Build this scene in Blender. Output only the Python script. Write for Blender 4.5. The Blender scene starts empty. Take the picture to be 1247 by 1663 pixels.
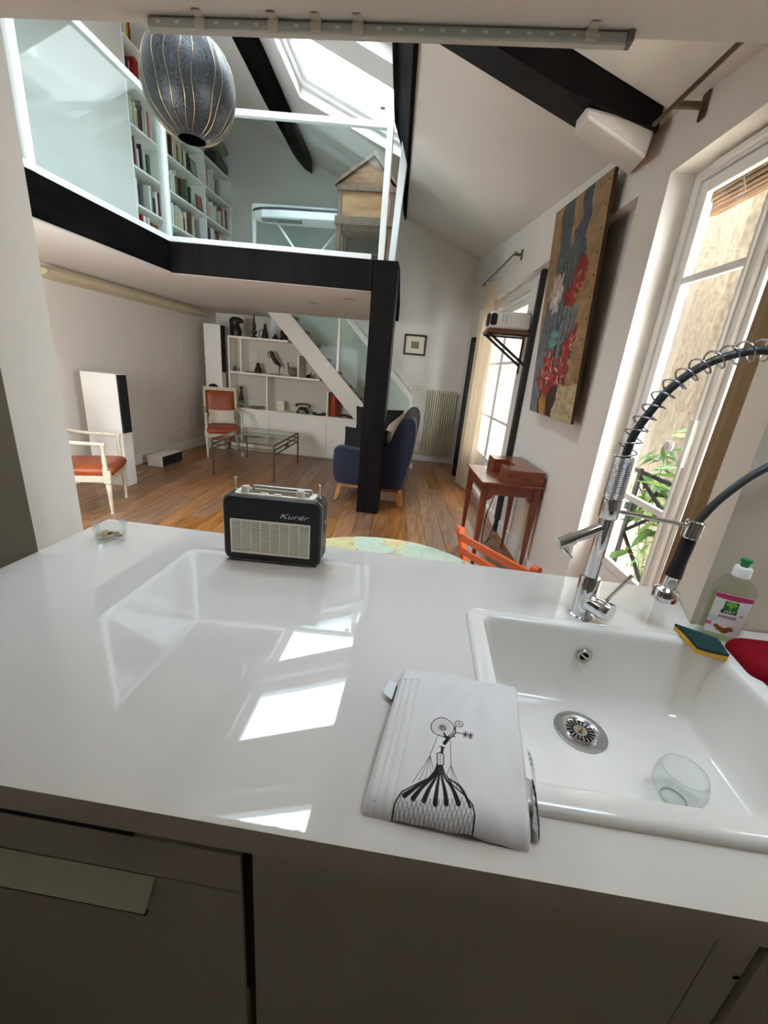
import bpy, math, random
import numpy as np
from mathutils import Vector, Matrix
random.seed(7); rng = np.random.default_rng(7)
PI = math.pi
scene = bpy.context.scene
COL = scene.collection

# ---------------------------------------------------------------- camera (ultra wide phone lens, tilted down about 19 degrees)
IW, IH = 1247.0, 1663.0
FPX = 665.0
CAMZ = 1.50
_pp = np.array([IW/2, IH/2])
_nad = np.array([445.0, 2750.0])
_d = np.array([_nad[0]-_pp[0], _nad[1]-_pp[1], FPX]); _up = -_d/np.linalg.norm(_d)
_hx = 698.0
_hy = _pp[1]-((_hx-_pp[0])*_up[0]+FPX*_up[2])/_up[1]
_Y = np.array([_hx-_pp[0], _hy-_pp[1], FPX]); _Y /= np.linalg.norm(_Y)
_X = np.cross(_Y, _up); _X /= np.linalg.norm(_X)
ROT = np.array([_X, _Y, _up])
cam_data = bpy.data.cameras.new('camera')
cam = bpy.data.objects.new('camera', cam_data); COL.objects.link(cam)
_cx, _cy, _cz = ROT@np.array([1,0,0]), ROT@np.array([0,-1,0]), -(ROT@np.array([0,0,1]))
cam.matrix_world = Matrix(((_cx[0],_cy[0],_cz[0],0),(_cx[1],_cy[1],_cz[1],0),(_cx[2],_cy[2],_cz[2],CAMZ),(0,0,0,1)))
cam_data.sensor_fit = 'VERTICAL'; cam_data.sensor_height = 36.0; cam_data.lens = FPX*36.0/IH
cam_data.clip_start = 0.02; cam_data.clip_end = 200
scene.camera = cam

# ---------------------------------------------------------------- daylight
world = bpy.data.worlds.new('sky'); scene.world = world; world.use_nodes = True
_bg = world.node_tree.nodes['Background']
_bg.inputs[0].default_value = (0.95, 0.97, 1.0, 1); _bg.inputs[1].default_value = 3.0
vs = scene.view_settings
vs.view_transform = 'Standard'; vs.look = 'None'; vs.gamma = 1.0; vs.use_curve_mapping = False
vs.exposure = 3.05
try:
    cy = scene.cycles
    cy.use_denoising = True; cy.max_bounces = 10; cy.diffuse_bounces = 6; cy.glossy_bounces = 5
    cy.transmission_bounces = 6; cy.transparent_max_bounces = 24; cy.sample_clamp_indirect = 6.0
    cy.caustics_reflective = False; cy.caustics_refractive = False
except Exception: pass

# ---------------------------------------------------------------- measuring helpers (photo pixel -> point on a known plane)
def onplane(px, py, p, n):
    r = ROT@np.array([px-_pp[0], py-_pp[1], FPX]); c = np.array([0,0,CAMZ]); n = np.array(n, float)
    t = np.dot(np.array(p)-c, n)/np.dot(r, n); return c+t*r
def atz(px, py, z): return onplane(px, py, (0,0,z), (0,0,1))
def aty(px, py, y): return onplane(px, py, (0,y,0), (0,1,0))
def atx(px, py, x): return onplane(px, py, (x,0,0), (1,0,0))

# ---------------------------------------------------------------- mesh builder
ORG = {}
class MB:
    def __init__(s): s.v = []; s.f = []
    def add(s, vs_, fs_):
        o = len(s.v); s.v.extend([tuple(map(float, p)) for p in vs_]); s.f.extend([tuple(i+o for i in f) for f in fs_]); return s
    def hexa(s, a):   # 8 corners: 4 bottom ccw, 4 top ccw
        return s.add(a, [(3,2,1,0),(4,5,6,7),(0,1,5,4),(1,2,6,5),(2,3,7,6),(3,0,4,7)])
    def box(s, x0, x1, y0, y1, z0, z1):
        return s.hexa([(x0,y0,z0),(x1,y0,z0),(x1,y1,z0),(x0,y1,z0),(x0,y0,z1),(x1,y0,z1),(x1,y1,z1),(x0,y1,z1)])
    def obox(s, c, size, M=None):
        hx, hy, hz = size[0]/2, size[1]/2, size[2]/2
        pts = [Vector(p) for p in ((-hx,-hy,-hz),(hx,-hy,-hz),(hx,hy,-hz),(-hx,hy,-hz),(-hx,-hy,hz),(hx,-hy,hz),(hx,hy,hz),(-hx,hy,hz))]
        if M is not None: pts = [M@p for p in pts]
        c = Vector(c); return s.hexa([p+c for p in pts])
    def prism(s, poly, z0, z1):
        n = len(poly)
        vv = [(p[0],p[1],z0) for p in poly]+[(p[0],p[1],z1) for p in poly]
        ff = [tuple(range(n-1,-1,-1)), tuple(range(n,2*n))]+[(i,(i+1)%n,n+(i+1)%n,n+i) for i in range(n)]
        return s.add(vv, ff)
    def extr(s, poly, vec):  # 3d polygon extruded along vec
        n = len(poly); vec = Vector(vec)
        vv = [Vector(p) for p in poly]; vv += [p+vec for p in vv]
        ff = [tuple(range(n-1,-1,-1)), tuple(range(n,2*n))]+[(i,(i+1)%n,n+(i+1)%n,n+i) for i in range(n)]
        return s.add(vv, ff)
    def bar(s, a, b, w, h=None, up=(0,0,1)):  # rectangular bar from a to b
        a, b = Vector(a), Vector(b); h = h or w; d = (b-a).normalized(); u = Vector(up)
        if abs(d.dot(u)) > .95: u = Vector((0,1,0))
        r = d.cross(u).normalized(); u = r.cross(d).normalized()
        q = [r*(-w/2)-u*(h/2), r*(w/2)-u*(h/2), r*(w/2)+u*(h/2), r*(-w/2)+u*(h/2)]
        return s.hexa([a+p for p in q]+[b+p for p in q])
    def tube(s, path, r, n=10, cap=True):
        P = [Vector(p) for p in path]; m = len(P)
        R = list(r) if hasattr(r, '__len__') else [r]*m
        t0 = (P[1]-P[0]).normalized(); ref = Vector((0,0,1)) if abs(t0.z) < .9 else Vector((1,0,0))
        u = t0.cross(ref).normalized(); vv = []
        for i in range(m):
            t = (P[min(i+1,m-1)]-P[max(i-1,0)]).normalized()
            u = (u-t*u.dot(t)).normalized(); w = t.cross(u)
            for k in range(n):
                a = 2*PI*k/n; vv.append(P[i]+(u*math.cos(a)+w*math.sin(a))*R[i])
        ff = [(i*n+k, i*n+(k+1)%n, (i+1)*n+(k+1)%n, (i+1)*n+k) for i in range(m-1) for k in range(n)]
        if cap: ff += [tuple(range(n-1,-1,-1)), tuple(range((m-1)*n, m*n))]
        return s.add(vv, ff)
    def lathe(s, prof, c=(0,0,0), n=20, M=None):   # prof [(r,z)]
        c = Vector(c); vv = []; m = len(prof)
        for r, z in prof:
            for k in range(n):
                p = Vector((max(r,1e-5)*math.cos(2*PI*k/n), max(r,1e-5)*math.sin(2*PI*k/n), z))
                vv.append((M@p if M is not None else p)+c)
        ff = [(i*n+k, i*n+(k+1)%n, (i+1)*n+(k+1)%n, (i+1)*n+k) for i in range(m-1) for k in range(n)]
        if prof[0][0] > 1e-4: ff.append(tuple(range(n-1,-1,-1)))
        if prof[-1][0] > 1e-4: ff.append(tuple(range((m-1)*n, m*n)))
        return s.add(vv, ff)
    def loops(s, L, cap0=False, cap1=False):
        n = len(L[0]); vv = [p for l in L for p in l]
        ff = [(i*n+k, i*n+(k+1)%n, (i+1)*n+(k+1)%n, (i+1)*n+k) for i in range(len(L)-1) for k in range(n)]
        if cap0: ff.append(tuple(range(n-1,-1,-1)))
        if cap1: ff.append(tuple(range((len(L)-1)*n, len(L)*n)))
        return s.add(vv, ff)
    def grid(s, P):      # P[i][j] points
        a, b = len(P), len(P[0]); vv = [p for row in P for p in row]
        return s.add(vv, [(i*b+j, i*b+j+1, (i+1)*b+j+1, (i+1)*b+j) for i in range(a-1) for j in range(b-1)])
    def build(s, name, mat, parent=None, smooth=False, bevel=0, label=None, cat=None, group=None, kind=None, seg=2):
        v = np.array(s.v, float)
        if parent is not None: o = ORG[parent]
        else: o = Vector(((v[:,0].min()+v[:,0].max())/2, (v[:,1].min()+v[:,1].max())/2, v[:,2].min()))
        me = bpy.data.meshes.new(name); me.from_pydata((v-np.array(o)).tolist(), [], s.f); me.update()
        if mat is not None: me.materials.append(mat)
        if smooth:
            me.polygons.foreach_set('use_smooth', [True]*len(me.polygons))
            if smooth == 'auto':
                try: me.set_sharp_from_angle(angle=math.radians(38))
                except Exception: pass
        ob = bpy.data.objects.new(name, me); COL.objects.link(ob)
        if parent is not None: ob.parent = parent
        else: ob.location = o
        ORG[ob] = o
        if bevel:
            b = ob.modifiers.new('bevel', 'BEVEL'); b.width = bevel; b.segments = seg; b.limit_method = 'ANGLE'; b.angle_limit = math.radians(40)
        tag(ob, label, cat, group, kind); return ob
def tag(ob, label=None, cat=None, group=None, kind=None):
    if label: ob['label'] = label
    if cat: ob['category'] = cat
    if group: ob['group'] = group
    if kind: ob['kind'] = kind
    return ob
def thing(name, loc=(0,0,0), label=None, cat=None, group=None, kind=None, rotz=0, local=False):
    e = bpy.data.objects.new(name, None); e.empty_display_size = .05; COL.objects.link(e)
    e.location = loc; e.rotation_euler = (0,0,rotz)
    ORG[e] = Vector((0,0,0)) if local else Vector(loc)
    return tag(e, label, cat, group, kind)
def RZ(a): return Matrix.Rotation(a, 3, 'Z')
def RX(a): return Matrix.Rotation(a, 3, 'X')
def RY(a): return Matrix.Rotation(a, 3, 'Y')
def rrect(x0, x1, y0, y1, r, z, n=5):
    out = []
    for cx_, cy_, a0 in ((x1-r,y1-r,0),(x0+r,y1-r,PI/2),(x0+r,y0+r,PI),(x1-r,y0+r,1.5*PI)):
        for k in range(n+1):
            a = a0+PI/2*k/n; out.append((cx_+r*math.cos(a), cy_+r*math.sin(a), z))
    return out
def spline(pts, n=8):      # catmull rom
    P = [Vector(p) for p in pts]; P = [P[0]*2-P[1]]+P+[P[-1]*2-P[-2]]; out = []
    for i in range(1, len(P)-2):
        a, b, c, d = P[i-1], P[i], P[i+1], P[i+2]
        for k in range(n):
            t = k/n; out.append(.5*((2*b)+(c-a)*t+(2*a-5*b+4*c-d)*t*t+(3*b-a-3*c+d)*t*t*t))
    out.append(P[-2]); return out
def helix(path, r, turns, per=14):
    P = [Vector(p) for p in path]; L = [0]
    for a, b in zip(P, P[1:]): L.append(L[-1]+(b-a).length)
    N = int(turns*per); out = []; t0 = (P[1]-P[0]).normalized(); u = t0.cross(Vector((0,1,0.01))).normalized(); j = 0
    for i in range(N+1):
        d = L[-1]*i/N
        while j < len(P)-2 and L[j+1] < d: j += 1
        f = (d-L[j])/max(1e-9, L[j+1]-L[j]); p = P[j].lerp(P[j+1], f)
        t = (P[j+1]-P[j]).normalized(); u = (u-t*u.dot(t)).normalized(); w = t.cross(u); a = 2*PI*turns*i/N
        out.append(p+(u*math.cos(a)+w*math.sin(a))*r)
    return out
def text_mesh(body, size, M, name, mat, parent, extr=.0004, shear=0, xs=1.0):
    cu = bpy.data.curves.new(name, 'FONT'); cu.body = body; cu.size = size; cu.extrude = extr; cu.shear = shear
    cu.align_x = 'CENTER'; cu.align_y = 'CENTER'; cu.resolution_u = 3
    tmp = bpy.data.objects.new('tmp', cu); COL.objects.link(tmp); bpy.context.view_layer.update()
    me = bpy.data.meshes.new_from_object(tmp.evaluated_get(bpy.context.evaluated_depsgraph_get()))
    bpy.data.objects.remove(tmp); bpy.data.curves.remove(cu)
    mb = MB(); mb.add([M@Vector((v.co.x*xs, v.co.y, v.co.z)) for v in me.vertices], [tuple(p.vertices) for p in me.polygons])
    bpy.data.meshes.remove(me); return mb.build(name, mat, parent)

# ---------------------------------------------------------------- materials
def lin(r, g, b):
    f = lambda c: (c/255/12.92) if c/255 <= .04045 else ((c/255+.055)/1.055)**2.4
    return (f(r), f(g), f(b))
MATS = {}
def mat(name, col, rough=.5, metal=0, var=0, scale=8, bump=0, bscale=60, coat=0, spec=.5, stretch=None, sheen=0, trans=0, ior=1.45, emit=0):
    if name in MATS: return MATS[name]
    m = bpy.data.materials.new(name); m.use_nodes = True; nt = m.node_tree; b = nt.nodes['Principled BSDF']
    b.inputs['Base Color'].default_value = (*col, 1); b.inputs['Roughness'].default_value = rough; b.inputs['Metallic'].default_value = metal
    b.inputs['Coat Weight'].default_value = coat; b.inputs['Coat Roughness'].default_value = .015
    b.inputs['Specular IOR Level'].default_value = spec; b.inputs['Sheen Weight'].default_value = sheen
    b.inputs['Transmission Weight'].default_value = trans; b.inputs['IOR'].default_value = ior
    if var or bump:
        tc = nt.nodes.new('ShaderNodeTexCoord'); mp = nt.nodes.new('ShaderNodeMapping'); nt.links.new(tc.outputs['Object'], mp.inputs[0])
        if stretch: mp.inputs['Scale'].default_value = stretch
    if var:
        n = nt.nodes.new('ShaderNodeTexNoise'); n.inputs['Scale'].default_value = scale; n.inputs['Detail'].default_value = 5
        nt.links.new(mp.outputs[0], n.inputs['Vector'])
        r = nt.nodes.new('ShaderNodeValToRGB'); r.color_ramp.elements[0].position = .3; r.color_ramp.elements[1].position = .7
        r.color_ramp.elements[0].color = (*[c*(1-var) for c in col], 1); r.color_ramp.elements[1].color = (*[min(1,c*(1+var)) for c in col], 1)
        nt.links.new(n.outputs[0], r.inputs[0]); nt.links.new(r.outputs[0], b.inputs['Base Color'])
    if bump:
        n2 = nt.nodes.new('ShaderNodeTexNoise'); n2.inputs['Scale'].default_value = bscale; n2.inputs['Detail'].default_value = 4
        nt.links.new(mp.outputs[0], n2.inputs['Vector']); bp = nt.nodes.new('ShaderNodeBump'); bp.inputs['Strength'].default_value = bump; bp.inputs['Distance'].default_value = .01
        nt.links.new(n2.outputs[0], bp.inputs['Height']); nt.links.new(bp.outputs[0], b.inputs['Normal'])
    MATS[name] = m; return m
def wood(name, c1, c2, scale=(3,30,30), rough=.35, rnd=0, coat=0, bump=.08):
    if name in MATS: return MATS[name]
    m = bpy.data.materials.new(name); m.use_nodes = True; nt = m.node_tree; b = nt.nodes['Principled BSDF']; N = nt.nodes.new; L = nt.links.new
    tc = N('ShaderNodeTexCoord'); mp = N('ShaderNodeMapping'); mp.inputs['Scale'].default_value = scale; L(tc.outputs['Object'], mp.inputs[0])
    oi = N('ShaderNodeObjectInfo'); cv = N('ShaderNodeCombineXYZ'); ml = N('ShaderNodeMath'); ml.operation = 'MULTIPLY'; ml.inputs[1].default_value = 37
    L(oi.outputs['Random'], ml.inputs[0]); L(ml.outputs[0], cv.inputs[0]); L(ml.outputs[0], cv.inputs[1]); L(cv.outputs[0], mp.inputs['Location'])
    n = N('ShaderNodeTexNoise'); n.inputs['Scale'].default_value = 1.0; n.inputs['Detail'].default_value = 7; n.inputs['Distortion'].default_value = .8
    L(mp.outputs[0], n.inputs['Vector'])
    r = N('ShaderNodeValToRGB'); r.color_ramp.elements[0].position = .32; r.color_ramp.elements[1].position = .68
    r.color_ramp.elements[0].color = (*c1, 1); r.color_ramp.elements[1].color = (*c2, 1); L(n.outputs[0], r.inputs[0])
    out = r.outputs[0]
    if rnd:
        hs = N('ShaderNodeHueSaturation'); mr = N('ShaderNodeMapRange'); mr.inputs[3].default_value = 1-rnd; mr.inputs[4].default_value = 1+rnd
        L(oi.outputs['Random'], mr.inputs[0]); L(mr.outputs[0], hs.inputs['Value']); L(out, hs.inputs['Color'])
        ms = N('ShaderNodeMapRange'); ms.inputs[3].default_value = .75; ms.inputs[4].default_value = 1.1; L(ml.outputs[0], ms.inputs[0])
        fr = N('ShaderNodeMath'); fr.operation = 'FRACT'; L(ml.outputs[0], fr.inputs[0]); L(fr.outputs[0], ms.inputs[0]); L(ms.outputs[0], hs.inputs['Saturation'])
        out = hs.outputs[0]
    L(out, b.inputs['Base Color']); b.inputs['Roughness'].default_value = rough; b.inputs['Coat Weight'].default_value = coat
    bp = N('ShaderNodeBump'); bp.inputs['Strength'].default_value = bump; bp.inputs['Distance'].default_value = .004; L(n.outputs[0], bp.inputs['Height']); L(bp.outputs[0], b.inputs['Normal'])
    MATS[name] = m; return m
def glass(name, tint=(.96,.985,.97), ior=1.5, rough=0.0, boost=1.0, power=5):
    if name in MATS: return MATS[name]
    m = bpy.data.materials.new(name); m.use_nodes = True; nt = m.node_tree; nt.nodes.clear(); N = nt.nodes.new; L = nt.links.new
    o = N('ShaderNodeOutputMaterial'); t = N('ShaderNodeBsdfTransparent'); t.inputs[0].default_value = (*tint, 1)
    g = N('ShaderNodeBsdfGlossy'); g.inputs['Roughness'].default_value = rough
    f = N('ShaderNodeLayerWeight'); f.inputs['Blend'].default_value = .5; r0 = ((ior-1)/(ior+1))**2
    pw = N('ShaderNodeMath'); pw.operation = 'POWER'; pw.inputs[1].default_value = power; L(f.outputs['Facing'], pw.inputs[0])
    mu = N('ShaderNodeMath'); mu.operation = 'MULTIPLY_ADD'; mu.inputs[1].default_value = (1-r0)*.9; mu.inputs[2].default_value = r0*boost; mu.use_clamp = True
    mx = N('ShaderNodeMixShader'); L(pw.outputs[0], mu.inputs[0]); L(mu.outputs[0], mx.inputs[0]); L(t.outputs[0], mx.inputs[1]); L(g.outputs[0], mx.inputs[2]); L(mx.outputs[0], o.inputs[0])
    MATS[name] = m; return m
def printed(name, rough=.6, spec=.3, bump=0, bscale=600):
    if name in MATS: return MATS[name]
    m = bpy.data.materials.new(name); m.use_nodes = True; nt = m.node_tree; b = nt.nodes['Principled BSDF']
    a = nt.nodes.new('ShaderNodeAttribute'); a.attribute_name = 'Col'; nt.links.new(a.outputs['Color'], b.inputs['Base Color'])
    b.inputs['Roughness'].default_value = rough; b.inputs['Specular IOR Level'].default_value = spec
    if bump:
        n2 = nt.nodes.new('ShaderNodeTexNoise'); n2.inputs['Scale'].default_value = bscale
        tc = nt.nodes.new('ShaderNodeTexCoord'); nt.links.new(tc.outputs['Object'], n2.inputs['Vector'])
        bp = nt.nodes.new('ShaderNodeBump'); bp.inputs['Strength'].default_value = bump; bp.inputs['Distance'].default_value = .002
        nt.links.new(n2.outputs[0], bp.inputs['Height']); nt.links.new(bp.outputs[0], b.inputs['Normal'])
    MATS[name] = m; return m
def setcol(ob, cols):      # per-vertex print colours (linear rgb)
    at = ob.data.color_attributes.new('Col', 'FLOAT_COLOR', 'POINT')
    c = np.ones((len(cols), 4), np.float32); c[:, :3] = cols; at.data.foreach_set('color', c.ravel())

WALL = mat('white_plaster', lin(224,217,210), .85, var=.02, scale=1.5, bump=.03, bscale=40)
CEIL = mat('white_ceiling_paint', lin(224,217,210), .9, bump=.02, bscale=30)
LACQ = mat('white_lacquer', lin(246,243,238), .35, spec=.45)
TRIMW = mat('white_satin_paint', lin(238,238,236), .3)
SHELFW = mat('white_shelf_board', lin(244,240,232), .45)
BEAM = mat('dark_stained_timber', (.006,.005,.0045), .6, var=.5, scale=3, bump=.35, bscale=14, stretch=(3,3,.6), spec=.12)
BEAMX = mat('dark_rafter_timber', (.005,.0042,.004), .8, var=.5, scale=4, bump=.25, bscale=14, stretch=(3,.6,3), spec=.02)
QUARTZ = mat('white_polished_quartz', lin(217,212,205), .02, coat=.45, spec=.5)
CERAM = mat('white_fireclay', lin(232,228,222), .12, coat=.3, var=.015, scale=4)
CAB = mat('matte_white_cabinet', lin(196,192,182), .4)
DARK = mat('black_gap', (.006,.006,.006), .7)
CHROME = mat('chrome', (.72,.73,.75), .06, 1)
STEEL = mat('brushed_steel', (.55,.55,.55), .28, 1, var=.1, scale=20, stretch=(1,12,1))
BLACKP = mat('black_plastic', (.012,.012,.013), .35)
BLACKM = mat('black_metal', (.02,.018,.017), .5)
GLASS = glass('window_glass')
ROOFG = glass('tinted_roof_glass', (.76,.83,.88), 1.5, 0, 1.0)
STAIRG = glass('stair_glass', (.90,.965,.955), 1.5, 0, .08)
BALG = glass('balustrade_glass', (.87,.94,.93), 1.5, 0, .5)
TUMB = glass('drinking_glass', (.962,.975,.972), 1.5, 0, .4, 4.2)
# ================================================================= STRUCTURE
def rz(x, y): return 3.217-.4176*(x-.627)+.0759*(y-7.45)          # underside of the pitched roof
def rzl(x, y): return 3.217-.4176*(x-.627)-.03*(y-7.45)           # underside of the higher roof over the loft
def xw(y): return .977-.08*(y-3.242)                             # recessed face of the window wall
# floor boards
fl = thing('floor', (-1.4,4.3,0), kind='structure'); tag(fl, 'brown oak plank floor of the living room')
MB().box(-3.99,1.35,1.0,7.6,-.2,-.022).build('subfloor', mat('dark_subfloor',(.03,.02,.014),.9), fl)
OAK = wood('oak_plank', lin(116,74,42), lin(166,116,70), (24,2.2,24), .32, .22, 0, .12)
PW = .178; np_ = 0
for i in range(31):
    y = 1.02-random.random()*1.2
    while y < 7.5:
        ln = random.uniform(1.0,2.1); y0, y1 = max(y,1.02), min(y+ln,7.46)
        if y1-y0 > .08:
            xa = -4.35+i*PW; g = .0016
            sh = lambda yy: -.08*(yy-4.2)
            def X(xx, yy): return min(max(xx+sh(yy), -3.95), 1.3)
            q = [(X(xa+g,y0+g),y0+g),(X(xa+PW-g,y0+g),y0+g),(X(xa+PW-g,y1-g),y1-g),(X(xa+g,y1-g),y1-g)]
            if q[1][0]-q[0][0] > .03 or q[2][0]-q[3][0] > .03:
                dz = random.uniform(-.0012,0)
                MB().prism(q, -.022, dz).build('plank', OAK, fl); np_ += 1
        y += ln
MB().box(-1.4,1.8,-1.8,1.0,-.1,0).build('floor_kitchen', mat('grey_floor_tile', lin(120,112,104), .5), kind='structure', label='grey tiled kitchen floor')
MB().box(-3.99,-3.79,1.0,7.65,0,6.0).build('wall_left', WALL, kind='structure', label='white left living room wall')
MB().box(-3.99,1.4,7.45,7.65,0,6.0).build('wall_back', WALL, kind='structure', label='white back gable wall')
MB().box(-3.79,-3.45,1.18,5.08,2.43,5.8).build('wall_loft', WALL, kind='structure', label='white loft wall beside the bookcase')
# window wall: lintel band, piers, recesses
w = MB()
def wseg(m, y0, y1, z0, z1, i, o):
    m.hexa([(xw(y0)+i,y0,z0),(xw(y0)+o,y0,z0),(xw(y1)+o,y1,z0),(xw(y1)+i,y1,z0),(xw(y0)+i,y0,z1),(xw(y0)+o,y0,z1),(xw(y1)+o,y1,z1),(xw(y1)+i,y1,z1)])
wseg(w, 1.18,7.46, 2.45,5.0, -.08,.12); wseg(w, 2.356,2.61, 0,2.45, -.08,.12); wseg(w, 2.61,4.55, 0,2.45, 0,.12)
wseg(w, 4.55,6.25, 2.36,2.45, 0,.12); wseg(w, 4.55,6.25, 0,.06, 0,.12); wseg(w, 6.25,6.75, 0,2.45, 0,.12); wseg(w, 6.75,7.46, 0,2.45, -.08,.12)
wseg(w, 1.10,1.30, 0,2.45, -.02,.12)
w.build('wall_right', WALL, kind='structure', label='white window wall with recessed bays')
m = MB(); m.prism([(.815,1.09),(1.5,1.09),(1.5,1.29),(.885,1.29)], 0, 2.2)
m.build('wall_stub', mat('greige_wall', lin(212,200,184), .8), kind='structure', label='greige wall end beside the sink')
m = MB(); m.box(-3.99,1.5,1.007,1.18,2.2,6.0); m.box(-3.99,-3.25,1.007,1.18,0,2.2); m.box(-2.0,-1.1,1.007,1.18,0,2.2); m.box(-3.25,-2.0,1.007,1.18,0,.85); m.box(-3.25,-2.0,1.007,1.18,2.05,2.2)
m.build('wall_front', WALL, kind='structure', label='white wall and lintel between kitchen and living room')
MB().box(-1.4,.43,-1.8,1.007,2.34,2.44).box(1.02,1.8,-1.8,1.007,2.34,2.44).box(.43,1.02,-1.8,.48,2.34,2.44).box(.43,1.02,.92,1.007,2.34,2.44).build('ceiling_kitchen', CEIL, kind='structure', label='low kitchen ceiling')
MB().box(-1.3,1.8,-1.9,-1.8,0,2.34).build('wall_kitchen_back', mat('dim_kitchen_wall', lin(196,188,176), .8), kind='structure', label='kitchen wall behind the viewer')
MB().box(1.6,1.8,-1.8,1.09,0,2.34).build('wall_kitchen_right', mat('dim_kitchen_wall', (.3,.3,.3)), kind='structure', label='right kitchen wall')
MB().box(-1.4,-1.102,-1.8,.10,0,2.34).build('wall_kitchen_left', mat('dim_kitchen_wall', (.3,.3,.3)), kind='structure', label='left kitchen wall')
# pitched ceiling with two skylight shafts
SK = [(-1.80,-.48,4.56,5.68), (-1.80,-.48,3.28,4.25), (-1.80,-.48,1.62,2.68)]
xs = [-4.0,-1.80,-.48,-.36]; ys = [.95,1.62,2.68,3.28,4.25,4.56,5.68,7.66]; m = MB(); RT = .20
def xr_(y): return -.279-.0823*(y-2.97)        # edge of the lower right-hand ceiling
def rhex(m, x0, x1, y0, y1, w0, w1, f=rzl):
    m.hexa([(x0,y0,f(x0,y0)+w0),(x1,y0,f(x1,y0)+w0),(x1,y1,f(x1,y1)+w0),(x0,y1,f(x0,y1)+w0),(x0,y0,f(x0,y0)+w1),(x1,y0,f(x1,y0)+w1),(x1,y1,f(x1,y1)+w1),(x0,y1,f(x0,y1)+w1)])
for i in range(3):
    for j in range(7):
        if i == 1 and j in (1,3,5): continue
        rhex(m, xs[i],xs[i+1], ys[j],ys[j+1], 0, RT)
ya, yb_ = .95, 7.66
m.hexa([(xr_(ya),ya,rz(xr_(ya),ya)),(1.45,ya,rz(1.45,ya)),(1.45,yb_,rz(1.45,yb_)),(xr_(yb_),yb_,rz(xr_(yb_),yb_)),(xr_(ya),ya,rz(xr_(ya),ya)+.3),(1.45,ya,rz(1.45,ya)+.3),(1.45,yb_,rz(1.45,yb_)+.3),(xr_(yb_),yb_,rz(xr_(yb_),yb_)+.3)])
m.build('ceiling', CEIL, kind='structure', label='white pitched attic ceiling')
for k, (x0,x1,y0,y1) in enumerate(SK):
    t = thing('window_%d' % (k+1 if k < 2 else 5), ((x0+x1)/2,(y0+y1)/2,rzl((x0+x1)/2,(y0+y1)/2)), kind='structure'); tag(t, 'white framed roof window in the pitched ceiling' if k == 0 else ('nearer roof window cut by the lintel' if k == 1 else 'roof window above the lintel'))
    for a in ((x0,x0+.05,y0,y1),(x1-.05,x1,y0,y1),(x0+.05,x1-.05,y0,y0+.05),(x0+.05,x1-.05,y1-.05,y1)):
        m = MB(); rhex(m, *a, .11, .20); m.build('window_frame', TRIMW, t)
    for a in ((x0+.055,x0+.11,y0+.055,y1-.055),(x1-.11,x1-.055,y0+.055,y1-.055),(x0+.11,x1-.11,y0+.055,y0+.11),(x0+.11,x1-.11,y1-.11,y1-.055)):
        m = MB(); rhex(m, *a, .15, .23); m.build('sash', TRIMW, t)
    m = MB(); rhex(m, x0+.11,x1-.11,y0+.11,y1-.11, .185, .191); m.build('pane', ROOFG, t)
    if k == 0:
        p = Vector((-.76,5.02,rzl(-.76,5.02)+.11)); m = MB(); m.tube([p,p-Vector((0,0,.06))],.012); m.lathe([(.0,0),(.028,.002),(.028,.022),(0,.024)], p-Vector((0,0,.075))); m.build('window_handle', STEEL, t, smooth='auto')
# loft deck
m = MB(); m.prism([(-3.79,1.18),(-2.50,1.18),(-2.50,4.11),(-.64,4.25),(-.64,4.45),(-.45,4.45),(-.60,6.66),(-2.75,6.66),(-2.75,7.45),(-3.79,7.45)], 2.178, 2.42)
m.build('ceiling_loft', CEIL, kind='structure', label='white underside of the loft floor')
m = MB(); m.prism([(-2.56,1.18),(-2.485,1.18),(-2.485,4.09),(-2.56,4.10)], 2.19, 2.435); m.build('loft_beam', BEAMX, bevel=.004, label='dark timber edge beam on the left side of the loft', cat='beam')
m = MB(); m.prism([(-2.56,4.10),(-2.485,4.09),(-.631,4.215),(-.631,4.29),(-2.56,4.175)], 2.182, 2.435); m.build('loft_beam', BEAM, bevel=.004, label='dark timber edge beam above the coffee table', cat='beam')
m = MB(); m.prism([(-.44,4.45),(-.40,4.45),(-.555,6.66),(-.60,6.66)], 2.2, 2.43); m.build('loft_beam', BEAMX, label='dark timber beam along the right edge of the loft behind the post', cat='beam')
m = MB(); m.loops([[(x0,y0,z),(x1,y0,z),(x1,y1,z),(x0,y1,z)] for z,x0,x1,y0,y1 in ((0,-.631,-.401,4.228,4.44),(.9,-.634,-.404,4.228,4.44),(1.6,-.629,-.399,4.226,4.44),(2.44,-.633,-.401,4.226,4.44))], True, True)
m.build('timber_post', BEAM, bevel=.006, label='thick dark timber post standing in front of the sofa', cat='post')
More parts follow.
